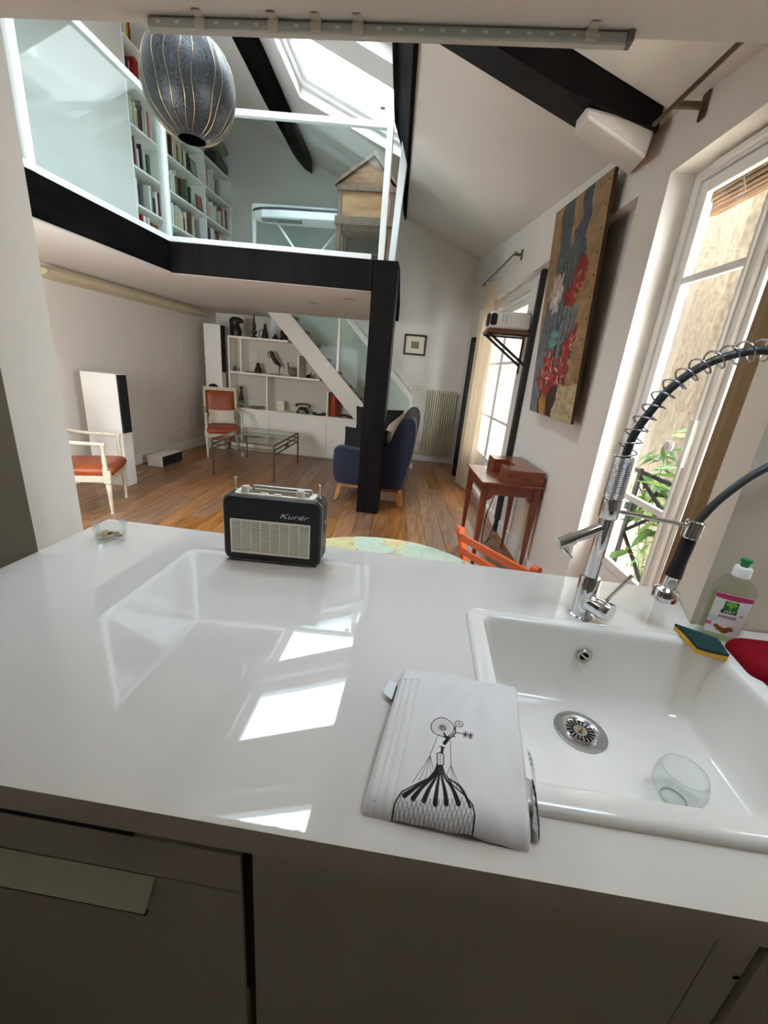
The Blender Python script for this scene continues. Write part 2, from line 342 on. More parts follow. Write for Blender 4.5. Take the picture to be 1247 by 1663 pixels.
# roof timbers
def purlin(name, pts, h, label):      # pts [(xl,xr,y)]
    m = MB(); L = []
    for xl, xr, y in pts: L.append([(xl,y,rzl(xl,y)+.01),(xl,y,rzl(xl,y)-h),(xr,y,rzl(xr,y)-h),(xr,y,rzl(xr,y)+.01)])
    m.loops(L, True, True); m.build(name, BEAMX, label=label, cat='beam')
purlin('roof_purlin', [(-2.22,-2.0,1.18),(-2.24,-2.01,3.2),(-2.22,-1.99,4.6),(-2.25,-2.0,5.2),(-2.30,-2.04,5.9),(-2.31,-2.08,6.6),(-2.33,-2.10,7.1),(-2.30,-2.12,7.3),(-2.25,-2.15,7.44)], .14, 'dark roof beam sloping down behind the pendant lamp')
m = MB(); L = []
for y in (1.18,3.0,3.9,5.0,5.4,6.4,7.44):
    xl = -.562-.067*(y-3.92); xr = xr_(y)+.004
    if y > 5.1: xl += .10*min(1,(y-5.1)/.4)
    zl, zr = rzl(xl,y), rz(xr,y); zl = max(zl, zr+.05)
    L.append([(xl,y,zl+.06),(xl,y,zl-.02),(xl+.05,y,zl-.06),(xr-.03,y,zr-.03),(xr,y,zr-.02),(xr,y,zl+.06)])
m.loops(L, True, True); m.build('roof_purlin', BEAMX, label='dark roof beam running above the loft post', cat='beam')
m = MB(); L = []
for x in (-.30,.45,.90): L.append([(x,2.44,rz(x,2.44)+.01),(x,2.44,rz(x,2.44)-.14+.05*max(0,x-.6)/.3),(x,2.87,rz(x,2.87)-.04),(x,2.87,rz(x,2.87)+.01)])
m.loops(L, True, True); m.build('roof_rafter', BEAM, label='broad dark rafter slanting down to the window wall', cat='beam')
m = MB(); L = [[(.577,2.462,2.72),(.577,2.462,2.685),(.600,2.76,2.752),(.600,2.76,2.87)],[(.896,2.462,2.668),(.880,2.462,2.540),(.925,2.76,2.588),(.925,2.76,2.74)]]
m.loops(L, True, True); m.build('rafter_corbel', WALL, bevel=.012, label='white plastered corbel under the rafter end', cat='corbel')
# skirting
m = MB(); m.box(-3.79,-3.775,1.2,7.4,0,.12); m.build('baseboard_left', TRIMW, kind='structure', label='white skirting on the left wall')
m = MB(); m.box(-.4,.66,7.435,7.45,0,.13); m.build('baseboard_back', TRIMW, kind='structure', label='white skirting on the back wall')
m = MB(); wseg(m, 2.62,4.5, 0,.13, -.014,0); m.build('baseboard_right', TRIMW, kind='structure', label='white skirting under the painting')

# ---------------------------------------------------------------- tall windows
def leaf(t, y0, y1, z0, z1, off, bars, zp, wst=.06, name='casement'):
    """one casement between y0<y1: stiles, rails, glazing bars and panes; zp = top of solid lower panel"""
    def seg(nm, a, b, c, d, th0, th1, mt=TRIMW, bv=.004):
        m = MB(); wseg(m, a, b, c, d, off+th0, off+th1); return m.build(nm, mt, t, bevel=bv)
    seg('stile', y0, y0+wst, z0, z1, 0, .026); seg('stile', y1-wst, y1, z0, z1, 0, .026)
    zs = [zp]+bars+[z1-wst]
    seg('rail', y0+wst, y1-wst, z1-wst, z1, 0, .026); seg('rail', y0+wst, y1-wst, z0, z0+.10, 0, .026); seg('rail', y0+wst, y1-wst, zp-.05, zp, 0, .026)
    seg('panel', y0+wst, y1-wst, z0+.10, zp-.05, .008, .02)
    for b in bars: seg('glazing_bar', y0+wst, y1-wst, b-.016, b+.016, .002, .024)
    for a, b in zip(zs, zs[1:]): seg('pane', y0+wst, y1-wst, a+(.016 if a in bars else 0), b-(.016 if b in bars else 0), .012, .015, GLASS, 0)
t = thing('window_3', (xw(1.8)+.04,1.83,0), kind='structure'); tag(t, 'tall white french window behind the tap')
KO = .04
for a in ((2.31,2.356,0,2.45),(1.30,1.345,0,2.45),(1.345,2.31,2.405,2.45)):
    m = MB(); wseg(m, *a, KO-.01, KO+.07); m.build('window_frame', TRIMW, t, bevel=.004)
leaf(t, 1.83,2.308, .03,2.40, KO, [.985,2.005], .62, .052); leaf(t, 1.348,1.828, .03,2.40, KO, [.985,2.005], .62, .052)
m = MB(); wseg(m, 1.45,2.22, 2.415,2.44, KO-.03,KO-.01); m.build('vent_grille', TRIMW, t, bevel=.003)
m = MB(); wseg(m, 1.80,1.862, .03,2.4, KO-.022,KO); m.build('meeting_stile', TRIMW, t, bevel=.008)
p = Vector((xw(1.83)+KO-.03,1.83,1.30)); m = MB(); wseg(m, 1.815,1.845, 1.22,1.42, KO-.045,KO-.02); m.tube([Vector((xw(1.83)+KO-.035,1.83,.1)),Vector((xw(1.83)+KO-.035,1.83,2.36))],.008)
m.build('espagnolette', TRIMW, t, bevel=.004)
m = MB(); M = RY(-PI/2); m.lathe([(.006,0),(.006,.03),(.024,.034),(.028,.042),(.02,.052),(0,.054)], Vector((xw(1.83)+KO-.04,1.87,1.30)), M=M); m.build('window_knob', mat('porcelain',lin(240,238,235),.15), t, smooth='auto')
for z in (1.95,1.1,.4):
    m = MB(); m.tube([(xw(2.31)+KO-.016,2.309,z),(xw(2.31)+KO-.016,2.309,z+.09)],.008); m.build('hinge', TRIMW, t)
t = thing('window_4', (xw(5.4)+.03,5.4,.06), kind='structure'); tag(t, 'white french window behind the cream curtain')
for a in ((4.55,4.59,.06,2.36),(6.21,6.25,.06,2.36),(4.59,6.21,2.31,2.36)):
    m = MB(); wseg(m, *a, .02, .09); m.build('window_frame', TRIMW, t, bevel=.004)
leaf(t, 4.592,5.398, .07,2.308, .03, [1.05,1.7], .55); leaf(t, 5.402,6.208, .07,2.308, .03, [1.05,1.7], .55)
t = thing('window_6', (-2.7,1.1,.85), kind='structure'); tag(t, 'added unseen window in the near wall, left of the kitchen opening')  # added opening, out of view, brightens the room under the loft
for a in ((-3.25,-3.19,.85,2.05),(-2.06,-2.0,.85,2.05),(-3.19,-2.06,.85,.91),(-3.19,-2.06,1.99,2.05),(-2.66,-2.60,.91,1.99)): MB().box(a[0],a[1],1.05,1.12,a[2],a[3]).build('window_frame', TRIMW, t, bevel=.003)
for a in ((-3.19,-2.66),(-2.60,-2.06)): MB().box(a[0],a[1],1.08,1.085,.91,1.99).build('pane', GLASS, t)
t = thing('window_7', (.72,.69,2.34), kind='structure'); tag(t, 'small added roof light, unseen, in the kitchen ceiling above the sink')  # added out of view to bring more light onto sink and worktop
for a in ((.43,.46,.48,.92),(.99,1.02,.48,.92),(.46,.99,.48,.51),(.46,.99,.89,.92)): MB().box(*a,2.36,2.44).build('window_frame', TRIMW, t)
MB().box(.46,.99,.51,.89,2.40,2.405).build('pane', ROOFG, t)
# daylight portals guide sampling of the sky through each opening
def portal(loc, nrm, sx, sy):
    ld = bpy.data.lights.new('daylight_portal','AREA'); ld.shape = 'RECTANGLE'; ld.size = sx; ld.size_y = sy
    ld.cycles.is_portal = True
    o = bpy.data.objects.new('daylight_portal', ld); COL.objects.link(o); o.location = loc
    o.rotation_euler = Vector(nrm).to_track_quat('-Z','Y').to_euler(); return o
for (x0,x1,y0,y1) in SK:
    c = Vector(((x0+x1)/2,(y0+y1)/2,rzl((x0+x1)/2,(y0+y1)/2)+.26)); portal(c, (-.38,-.03,-.92), 1.45, y1-y0+.08)
portal((xw(1.83)+.14,1.83,1.25), (-1,-.08,0), 1.1, 2.45)
portal((-2.62,1.0,1.45), (0,1,0), 1.27, 1.22); portal((.725,.69,2.46), (0,0,-1), .60, .46)
portal((xw(5.4)+.14,5.4,1.2), (-1,-.08,0), 1.75, 2.35)

# ---------------------------------------------------------------- courtyard outside
STUC = mat('rough_stucco', lin(106,95,80), .95, var=.34, scale=22, bump=1.0, bscale=30, stretch=(1,1.6,.7))  # mottled stucco around one base tone
m = MB(); m.box(2.5,2.8,4.36,6.9,-3,4.0); m.build('wall_courtyard', STUC, kind='structure', label='rough cream stucco wall across the courtyard')
MB().box(-1.0,7.0,13.0,13.3,-3,3.6).build('wall_neighbour', STUC, kind='structure', label='neighbouring cream wall beyond the far window')
MB().box(1.2,7.0,-4,13,-3.1,-3).build('ground_courtyard', mat('courtyard_paving', lin(190,180,165), .9), kind='structure', label='pale courtyard paving far below')
t = thing('wall_brick', (2.64,3.4,-3), kind='structure'); tag(t, 'pale brick wall beside the stucco wall')
MB().box(2.60,2.8,2.2,4.36,-3,4.0).build('mortar', mat('pale_mortar', lin(62,52,40), .95), t)
BR = [mat('pale_brick_%d' % i, c, .9, var=.08, scale=20) for i, c in enumerate((lin(108,90,68),lin(98,78,58),lin(116,100,80)))]
bm_ = MB().box(-.015,0,-.108,.108,-.03,.03); proto = None
for r in range(36):
    for c in range(7):
        y = 4.25-c*.228-(.114 if r % 2 else 0)
        if proto is None: proto = MB().box(2.585,2.612,y-.108,y+.108,-3,-2.94).build('brick', BR[0], t); base = (y,-3); meshes = [proto.data]; 
        if len(meshes) < 3:
            for b_ in BR[1:]:
                q = proto.data.copy(); q.materials.clear(); q.materials.append(b_); meshes.append(q)
        o = proto if (r == 0 and c == 0) else proto.copy()
        if o is not proto: o.data = random.choice(meshes); COL.objects.link(o); o.parent = t
        o.location = (random.uniform(-.002,.002), y-base[0], .6+r*.076+3-0)
# woven blind
t = thing('woven_blind', (1.2,2.0,2.2), 'brown woven roll-up blind half lowered outside the tall window', 'blind')
BAM = wood('bamboo_slat', lin(92,62,38), lin(160,118,76), (60,4,60), .6)
MB().tube([(1.225,1.40,2.375),(1.205,2.40,2.39)],.070,20).build('roll_core', mat('blind_core', lin(104,72,46), .8), t, smooth='auto')
for k in range(26):
    a = 2*PI*k/26; dx, dz = .073*math.cos(a), .073*math.sin(a)
    m = MB(); m.tube([(1.225+dx,1.385,2.375+dz),(1.205+dx,2.41,2.39+dz)],.0085,6); m.build('slat', BAM, t, smooth=True)
for y in (1.6,2.1):
    MB().tube([(1.12,y,2.47),(1.125,y,2.38),(1.16,y,2.30)],.004).build('cord', mat('blind_cord', lin(150,120,90), .8), t)
# iron balcony railing
OIRON = mat('outdoor_iron', (.006,.0055,.0055), .6, spec=.1)
t = thing('balcony_railing', (1.42,2.3,.05), 'dark wrought iron balcony railing outside the tall window', 'railing')
for z in (.33,1.03): MB().bar((1.47,1.3,z),(1.41,3.0,z),.02,.02).build('rail', OIRON, t)
for y in (1.35,1.9,2.36,2.74): MB().bar((xw(y)+.40,y,.05),(xw(y)+.40,y,1.05),.022).build('baluster', OIRON, t)
for a, b in (((2.74,.62),(2.42,.86)),((2.74,.62),(2.42,.40)),((2.74,1.0),(2.42,.86)),((2.36,.62),(1.9,.98)),((2.36,.62),(1.9,.36))):
    MB().bar((xw(a[0])+.40,a[0],a[1]),(xw(b[0])+.40,b[0],b[1]),.016).build('scroll_bar', OIRON, t)
MB().lathe([(0,-.035),(.025,-.025),(.035,0),(.025,.025),(0,.035)], (xw(2.42)+.4,2.42,.86), 12).build('boss', OIRON, t, smooth=True)
MB().box(1.10,1.75,1.3,3.1,-.06,.04).build('balcony_slab', mat('balcony_stone', lin(205,192,172), .9), kind='structure', label='stone balcony ledge outside the tall window')
# plants
LEAFM = [mat('leaf_green_%d' % i, c, .45, spec=.3) for i, c in enumerate((lin(60,88,36),lin(44,72,40),lin(90,110,54)))]
lm = MB().add([(0,0,0),(.25,.13,.03),(.6,.12,.02),(1,0,-.06),(.6,-.12,.02),(.25,-.13,.03),(.3,0,-.01),(.65,0,-.02)],[(0,1,6),(1,2,7,6),(2,3,7),(7,3,4),(6,7,4,5),(0,6,5)])
leafmesh = []
for mm in LEAFM:
    me = bpy.data.meshes.new('leaf'); me.from_pydata(lm.v, [], lm.f); me.materials.append(mm); leafmesh.append(me)
def plant(name, base, stems, label, n=34, size=(.10,.18), mset=(0,1,2), group='balcony plants', spread=.16):
    t = thing(name, base, label, 'plant', group)
    for tip, lean in stems:
        a = Vector(base); b = Vector(tip); mid = a.lerp(b,.5)+Vector(lean); pth = spline([a,mid,b],6)
        MB().tube(pth,[.006-.0035*i/len(pth) for i in range(len(pth))],6).build('stem', mat('plant_stem', lin(90,110,60), .7), t, smooth=True)
        for k in range(n//len(stems)):
            f = random.uniform(.35,1); p = pth[min(len(pth)-1,int(f*(len(pth)-1)))]+Vector([random.gauss(0,spread*.28) for _ in range(3)])
            o = bpy.data.objects.new('leaf', leafmesh[random.choice(mset)]); COL.objects.link(o); o.parent = t; o.location = p-Vector(base)
            s = random.uniform(*size); o.scale = (s,s,s); o.rotation_euler = (random.uniform(-.6,.6), random.uniform(-.3,.9), random.uniform(0,2*PI))
    return t
plant('balcony_plant', (1.62,2.72,.26), [((1.6,2.86,1.34),(0,.06,0)),((1.58,2.62,1.12),(0,-.08,0)),((1.5,2.74,1.0),(-.05,0,0))], 'bright green bushy plant behind the iron railing', 96, (.13,.23))
plant('balcony_plant', (1.75,2.55,.26), [((1.7,2.60,1.5),(0,.05,0)),((1.66,2.42,1.3),(0,-.05,0))], 'darker green leafy plant by the window knob', 64, (.12,.2), mset=(1,1,0))
plant('climbing_plant', (2.3,3.1,-.5), [((2.2,3.58,2.35),(.05,.2,0)),((2.3,3.3,2.2),(0,.1,.1)),((2.25,3.45,1.75),(0,.1,0))], 'tall slender climber in front of the pale bricks', 54, (.12,.2), (0,1,2), spread=.3)
plant('balcony_plant', (1.5,2.52,.26), [((1.46,2.46,.72),(0,0,0)),((1.44,2.58,.62),(0,0,0))], 'small yellow green potted plant at the foot of the railing', 30, (.05,.09), (2,0))
for c, lb in (((1.5,2.52,.04),'terracotta pot at the foot of the iron railing'),((1.66,2.66,.04),'terracotta pot under the bushy balcony plant')):
    MB().lathe([(.0,0),(.07,0),(.095,.17),(.105,.17),(.105,.205),(.09,.205),(.08,.17),(0,.17)], c, 20).build('flower_pot', mat('terracotta', lin(196,120,84), .8, var=.1), smooth='auto', label=lb, cat='pot', group='flower pots')
# ================================================================= KITCHEN
CT = .90
# worktop with sink cut-out
m = MB()
X0, X1, Y0, Y1 = -1.1, 1.25, .366, 1.295; HX0, HX1, HY0, HY1 = .192, .812, .478, .978
m.prism([(X0,Y0),(X1,Y0),(X1,HY0),(HX1,HY0),(HX0,HY0),(X0,HY0)], CT-.048, CT)
m.prism([(X0,HY0),(HX0,HY0),(HX0,HY1),(X0,HY1)], CT-.048, CT); m.prism([(HX1,HY0),(X1,HY0),(X1,HY1),(HX1,HY1)], CT-.048, CT)
m.prism([(X0,HY1),(HX0,HY1),(HX1,HY1),(X1,HY1),(X1,1.085),(.812,1.085),(.882,Y1),(X0,Y1)], CT-.048, CT)
m.build('worktop', QUARTZ, label='glossy white kitchen worktop with an inset sink', cat='worktop')
# sink
t = thing('sink', (.5,.73,.68), 'white ceramic sink basin let into the worktop', 'sink')
m = MB(); L = []
ox0, ox1, oy0, oy1 = .172, .832, .452, 1.0; ix0, ix1, iy0, iy1 = .214, .786, .500, .962
for d, z in ((.0,.8995),(.0,.906),(.003,.911),(.009,.914),(.016,.915)): L.append(rrect(ox0+d,ox1-d,oy0+d,oy1-d,.03-d*.3,z))
for d, z in ((.0,.914),(.004,.911),(.008,.904),(.010,.89),(.014,.80),(.02,.73),(.028,.712),(.045,.7015),(.07,.7)): L.append(rrect(ix0+d-.006,ix1-d+.006,iy0+d-.006,iy1-d+.006,.03+d*.35,z))
m.loops(L, False, True); m.build('basin', CERAM, t, smooth='auto')
m = MB(); m.loops([rrect(ix0-.01,ix1+.01,iy0-.01,iy1+.01,.04,z) for z in (.898,.69)], False, True); m.build('basin_shell', CERAM, t)
DR = (.472,.835,.7)
m = MB(); m.lathe([(.062,.0008),(.062,.003),(.058,.004),(.046,.0035),(.043,.001),(.0,.001)], DR, 36); dr = m.build('drain', STEEL, t, smooth='auto')
m = MB(); m.lathe([(.041,.001),(.041,.004),(.037,.0065),(.033,.0035),(.012,.0035),(.0,.0045)], DR, 36); m.build('strainer', CHROME, dr, smooth='auto')
for k in range(18):
    a = 2*PI*k/18; m = MB(); m.obox((DR[0]+.0245*math.cos(a),DR[1]+.0245*math.sin(a),DR[2]+.0042), (.016,.0036,.0008), RZ(a)); m.build('slot', DARK, dr)
MB().lathe([(.006,.004),(.007,.009),(.004,.012),(0,.012)], DR, 16).build('strainer_knob', mat('brass', (.6,.42,.22), .25, 1), dr, smooth='auto')
oc = Vector((.488,.952,.838)); M = RX(PI/2)
MB().lathe([(.0,.001),(.010,.001),(.012,.0045),(.019,.005),(.0205,.003),(.0205,.0)], oc, 24, M).build('overflow', mat('aged_nickel', (.42,.38,.32), .25, 1), t, smooth='auto')
MB().lathe([(.0,.0015),(.0118,.0015)], oc, 20, M).build('overflow_hole', DARK, t)
MB().obox(oc+Vector((0,-.004,0)), (.02,.003,.004), RY(.6)).build('overflow_bar', STEEL, t)
# base cabinets
FY = .386
t = thing('drawer_cabinet', (-.64,.7,0), 'dim white drawer unit with strip handles under the worktop', 'cabinet')
m = MB(); m.box(-1.09,-.195,FY+.022,1.0,.10,.12); m.box(-1.09,-1.07,FY+.022,1.0,.12,.85); m.box(-.213,-.195,FY+.022,1.0,.12,.85); m.box(-1.07,-.213,.985,1.0,.12,.85); m.box(-1.07,-.213,FY+.03,.985,.83,.85); m.build('carcass', CAB, t)
def drawer(z0, z1, hx1):
    d = MB().box(-1.09,-.194,FY,FY+.02,z0,z1).build('drawer', CAB, t, bevel=.0015)
    m = MB(); m.hexa([(-1.05,FY,z1-.004),(hx1,FY,z1-.004),(hx1,FY,z1+.004),(-1.05,FY,z1+.004),(-1.05,FY-.022,z1-.046),(hx1-.006,FY-.022,z1-.046),(hx1-.006,FY-.026,z1-.040),(-1.05,FY-.026,z1-.040)]); h_ = m.build('handle', mat('pale_handle_strip', lin(214,216,200), .4), d); MB().box(-1.05,hx1-.006,FY-.022,FY-.016,z1-.052,z1-.045).build('handle_edge', DARK, d)
MB().box(-1.09,-.194,FY,FY+.02,.722,.806).build('drawer', CAB, t, bevel=.0015); drawer(.11,.716,-.335)
MB().box(-1.09,-.36,FY-.0005,FY+.02,.8075,.822).build('shadow_gap', DARK, t)
MB().box(-1.09,-.15,.42,.44,0,.10).build('plinth', mat('dark_plinth', (.02,.02,.02), .6), t)
t = thing('sink_cabinet', (.15,.7,0), 'dim white sink cupboard with a black edge gap', 'cabinet')
m = MB(); m.box(-.176,.48,FY+.022,1.0,.10,.12); m.box(-.178,-.16,FY+.022,1.0,.12,.85); m.box(.462,.48,FY+.022,.49,.12,.85); m.box(-.16,.462,.985,1.0,.12,.66); m.build('carcass', CAB, t)
MB().box(-.176,.474,FY,FY+.02,.11,.845).build('cabinet_door', CAB, t, bevel=.0015)
MB().hexa([(-.1925,FY+.004,.455),(-.178,FY+.004,.455),(-.178,FY+.021,.455),(-.1925,FY+.021,.455),(-.1925,FY+.004,.845),(-.178,FY+.004,.845),(-.178,FY+.021,.845),(-.1925,FY+.021,.845)]).build('edge_gap', DARK, t)
t = thing('filler_panel', (.507,.4,.1), 'narrow dim filler strip between the sink cupboard and the corner unit', 'panel')
MB().box(.480,.534,FY+.004,FY+.024,.10,.845).build('strip', CAB, t, bevel=.0015)
MB().lathe([(.0,.0),(.0045,.0)], (.540-.012,FY+.0036,.735), 12, RX(PI/2)).build('screw_hole', DARK, t)
t = thing('corner_cabinet', (.9,.7,0), 'dim corner cupboard under the right end of the worktop', 'cabinet')
m = MB(); m.box(.542,.56,FY+.022,.49,.12,.85); m.box(.542,1.24,FY+.022,1.0,.10,.12); m.box(1.22,1.24,FY+.022,1.0,.12,.85); m.build('carcass', CAB, t)
MB().box(.543,.66,FY,FY+.02,.11,.845).build('cabinet_door', CAB, t, bevel=.0015); MB().box(.663,1.24,FY,FY+.02,.11,.845).build('cabinet_door', CAB, t, bevel=.0015)
MB().box(-1.10,-1.096,.10,1.006,0,2.2).build('side_panel', mat('taupe_panel', lin(98,90,76), .6), label='tall taupe side panel at the left end of the worktop', cat='panel')
# led strip on the lintel
t = thing('track_light', (-.2,1.12,2.15), 'long clear plastic light track clipped under the lintel', 'light')
a, b = Vector((-.72,1.165,2.189)), Vector((.322,1.165,2.189))
TR = mat('grey_translucent_plastic', lin(168,168,160), .3)
m = MB(); m.bar(a, b, .022, .016); m.build('channel', TR, t, bevel=.004)
m = MB(); m.bar(a+Vector((.0,.0,-.010)), b+Vector((0,0,-.010)), .014, .005); m.build('diffuser', mat('clear_diffuser', lin(205,205,198), .15), t)
for f in (.28,.372,.46,.93,.12):
    p = a.lerp(b,f); m = MB(); m.obox(p+Vector((0,0,.0)), (.024,.028,.020)); m.obox(p+Vector((0,-.02,.0085)), (.02,.022,.004)); m.build('clip', mat('ivory_plastic', lin(196,188,172), .4), t, bevel=.002)
for k in range(22):
    p = a.lerp(b,(k+.6)/23); MB().obox(p+Vector((0,-.0112,-.001)), (.010,.001,.005)).build('diode', mat('diode_white', lin(215,212,200), .3), t)
m = MB(); m.obox(b+Vector((.006,0,0)), (.012,.026,.018)); m.build('end_cap', mat('grey_end_cap', lin(120,120,112), .4), t)

# ---------------------------------------------------------------- tap
FYP = 1.052
def fp(px, py): return Vector(aty(px, py, FYP))
bx = .497
t = thing('kitchen_tap', (bx,FYP,.9), 'chrome spring-neck kitchen tap behind the sink', 'tap')
MB().lathe([(.029,0),(.029,.004),(.026,.006),(.026,.118),(.024,.122),(0,.122)], (bx,FYP,.9), 28).build('base', CHROME, t, smooth='auto')
MB().lathe([(.0185,.12),(.0185,.30),(.021,.30),(.021,.345),(.019,.347),(0,.347)], (bx,FYP,.9), 28).build('column', CHROME, t, smooth='auto')
q = Vector((.62,-.78,-.05)).normalized().to_track_quat('Z','Y').to_matrix()
MB().lathe([(.022,.0),(.0245,.015),(.0245,.030),(.0265,.031),(.0265,.060),(.025,.062),(0,.062)], (bx+.008,FYP-.012,.952), 30, q).build('mixer_body', CHROME, t, smooth='auto')
pl = Vector((bx+.036,FYP-.040,.972)); MB().tube([pl, pl+Vector((.040,-.008,.088))],[.0045,.006],10).build('lever', CHROME, t, smooth='auto')
# side spout
s0 = Vector((bx,FYP,1.168)); s1 = Vector((.385,FYP-.02,1.112)); d = (s1-s0).normalized()
m = MB(); m.tube([s0, s0.lerp(s1,.7)],.014,18); sp = m.build('spout', CHROME, t, smooth='auto')
MB().tube([s0.lerp(s1,.68), s1+d*.0],.0175,20).build('spout_head', CHROME, sp, smooth='auto')
MB().tube([s1-d*.001, s1+d*.003],.0172,20).build('spout_cap', mat('frosted_cap', lin(205,205,190), .4), sp, smooth='auto')
MB().tube([s1-d*.022+Vector((0,0,-.012)), s1-d*.022+Vector((.004,0,-.03))],.009,14).build('spout_outlet', CHROME, sp, smooth='auto')
MB().tube([s1-d*.012+Vector((0,-.012,-.012)), s1-d*.012+Vector((.026,-.016,-.034))],.0035,8).build('diverter_lever', CHROME, sp, smooth='auto')
# spring neck
z0 = 1.247
arc = [(bx,FYP,z0),(bx+.001,FYP,1.34),(.503,FYP,1.40),(.522,FYP,1.455),(.552,FYP,1.515),(.60,FYP,1.566),(.655,FYP,1.597),(.72,FYP,1.614),(.79,FYP,1.605),(.855,FYP,1.57),(.897,FYP,1.51),(.895,FYP,1.44),(.85,FYP,1.385),(.795,FYP,1.335),(.745,FYP,1.27),(.718,FYP,1.215),(.712,FYP,1.20)]
A = spline(arc, 7)
MB().tube(A,.0095,12).build('hose', mat('grey_rubber_hose', (.035,.037,.036), .45), t, smooth=True)
SPR = mat('spring_chrome', (.42,.42,.44), .14, 1)
MB().tube(helix([(bx,FYP,z0),(bx,FYP,1.352)],.0225,22),.0023,6).build('tight_spring', CHROME, t, smooth=True)
MB().tube(helix(A[8:70],.0225,19),.0022,6).build('spring', SPR, t, smooth=True)
ha = Vector((bx+.018,FYP,1.212)); hb = Vector((.692,FYP,1.196))
MB().tube([ha,hb],.0055,10).build('holder_arm', CHROME, t, smooth='auto')
MB().lathe([(.0225,0),(.0235,.004),(.0235,.05),(.0205,.052),(0,.052)], (bx,FYP,1.192), 24).build('arm_collar', CHROME, t, smooth='auto')
h0, h1 = Vector((.711,FYP,1.193)), Vector((.696,FYP-.004,.985)); hd = (h1-h0).normalized(); HM = hd.to_track_quat('Z','Y').to_matrix()
MB().lathe([(.0,-.018),(.017,-.018),(.0215,-.014),(.0215,.026),(.018,.03),(0,.03)], h0, 24, HM).build('holder_clip', CHROME, t, smooth='auto')
MB().lathe([(.0165,.03),(.0175,.05),(.0165,.09),(.0185,.125),(.0195,.140),(0,.140)], h0, 22, HM).build('grip', BLACKP, t, smooth='auto')
hh = MB().lathe([(.019,.138),(.0185,.172),(.021,.175),(.029,.180),(.031,.184),(.0305,.208),(.027,.211),(0,.211)], h0, 28, HM).build('spray_head', CHROME, t, smooth='auto')
MB().lathe([(.012,.0),(.0125,.002),(.009,.003),(0,.003)], h0+hd*.156+Vector((-.006,-.0175,0)), 18, Vector((-.3,-1,0)).normalized().to_track_quat('Z','Y').to_matrix()).build('spray_button', mat('satin_button', lin(190,190,185), .3, .5), hh, smooth='auto')
for k in range(14):
    a = 2*PI*k/14; MB().lathe([(.0018,.21),(.0014,.214),(0,.214)], h0+HM@Vector((.021*math.cos(a),.021*math.sin(a),0)), 6, HM).build('nozzle', BLACKP, hh)

# ---------------------------------------------------------------- radio
RW, RD, RH = .300, .098, .215
rp = Vector((-.567,1.100,.9)); ra = math.atan2(.019,.307)
t = thing('portable_radio', rp, 'vintage black portable radio with a cream slatted grille', 'radio', rotz=ra, local=True)
LEATH = mat('black_leatherette', (.012,.012,.015), .42, bump=.15, bscale=250)
GOLD = mat('pale_gold_trim', (.62,.55,.42), .3, 1); CREAM = mat('cream_plastic', lin(246,238,220), .4)
def rbox(x0,x1,z0,z1,r,y,n=5): return [(p[0],y,p[1]) for p in rrect(x0,x1,z0,z1,r,0,n)]
m = MB(); m.loops([rbox(.006,RW-.006,.010,RH-.004,.022,.004),rbox(0,RW,.004,RH,.024,.012),rbox(0,RW,.004,RH,.024,RD-.012),rbox(.006,RW-.006,.010,RH-.004,.022,RD-.002)], True, True)
m.build('case', LEATH, t, smooth='auto')
for y in (.0115,RD-.0135):
    m = MB(); m.loops([rbox(-.0012,RW+.0012,.003,RH+.0012,.025,y),rbox(-.0012,RW+.0012,.003,RH+.0012,.025,y+.0022)], True, True); m.build('edge_trim', GOLD, t, smooth='auto')
gx0, gx1, gz0, gz1 = .028, .262, .036, .138
MB().box(gx0,gx1,.0022,.006,gz0,gz1).build('grille_back', mat('grille_dark', (.03,.016,.01), .8), t)
m = MB(); g = .004
m.box(gx0-g,gx1+g,-.001,.006,gz1,gz1+g); m.box(gx0-g,gx1+g,-.001,.006,gz0-g,gz0); m.box(gx0-g,gx0,-.001,.006,gz0,gz1); m.box(gx1,gx1+g,-.001,.006,gz0,gz1)
gr = m.build('grille_frame', CREAM, t, bevel=.0012)
for k in range(18):
    z = gz0+(gz1-gz0)*(k+.5)/18; MB().box(gx0,gx1,-.0008,.0022,z-.0015,z+.0015).build('grille_slat', CREAM, gr)
for k in range(1,8):
    x = gx0+(gx1-gx0)*k/8; MB().box(x-.0012,x+.0012,-.0014,.0022,gz0,gz1).build('grille_rib', CREAM, gr)
text_mesh('Kurér', .022, Matrix.Translation((.214,.0035,.163))@Matrix.Rotation(PI/2,4,'X'), 'lettering', mat('silver_letters', (.7,.68,.64), .3, .8), t, .0012, .4, 1.6)
m = MB(); m.loops([rrect(.030,.272,.018,.080,.012,RH-.001),rrect(.030,.272,.018,.080,.012,RH+.004)], True, True); m.build('control_panel', CREAM, t, bevel=.001)
m = MB(); m.loops([rrect(.045,.255,.030,.068,.006,RH+.004),rrect(.045,.255,.030,.068,.006,RH+.0052)], True, True); m.build('dial', mat('dial_glass', lin(120,112,98), .12), t)
for x in (.062,.228): MB().lathe([(.0125,0),(.0125,.016),(.011,.018),(0,.018)], (x,.034,RH+.005), 20).build('knob', mat('ivory_knob', lin(208,200,184), .35), t, smooth='auto')
for x in (.11,.15): MB().box(x,x+.022,.022,.030,RH+.004,RH+.008).build('push_button', CREAM, t, bevel=.001)
m = MB(); m.bar((.075,.066,RH+.016),(.255,.066,RH+.016),.012,.007); m.box(.072,.080,.062,.070,RH,RH+.016); m.box(.250,.258,.062,.070,RH,RH+.016); m.build('carry_handle', STEEL, t, bevel=.002)
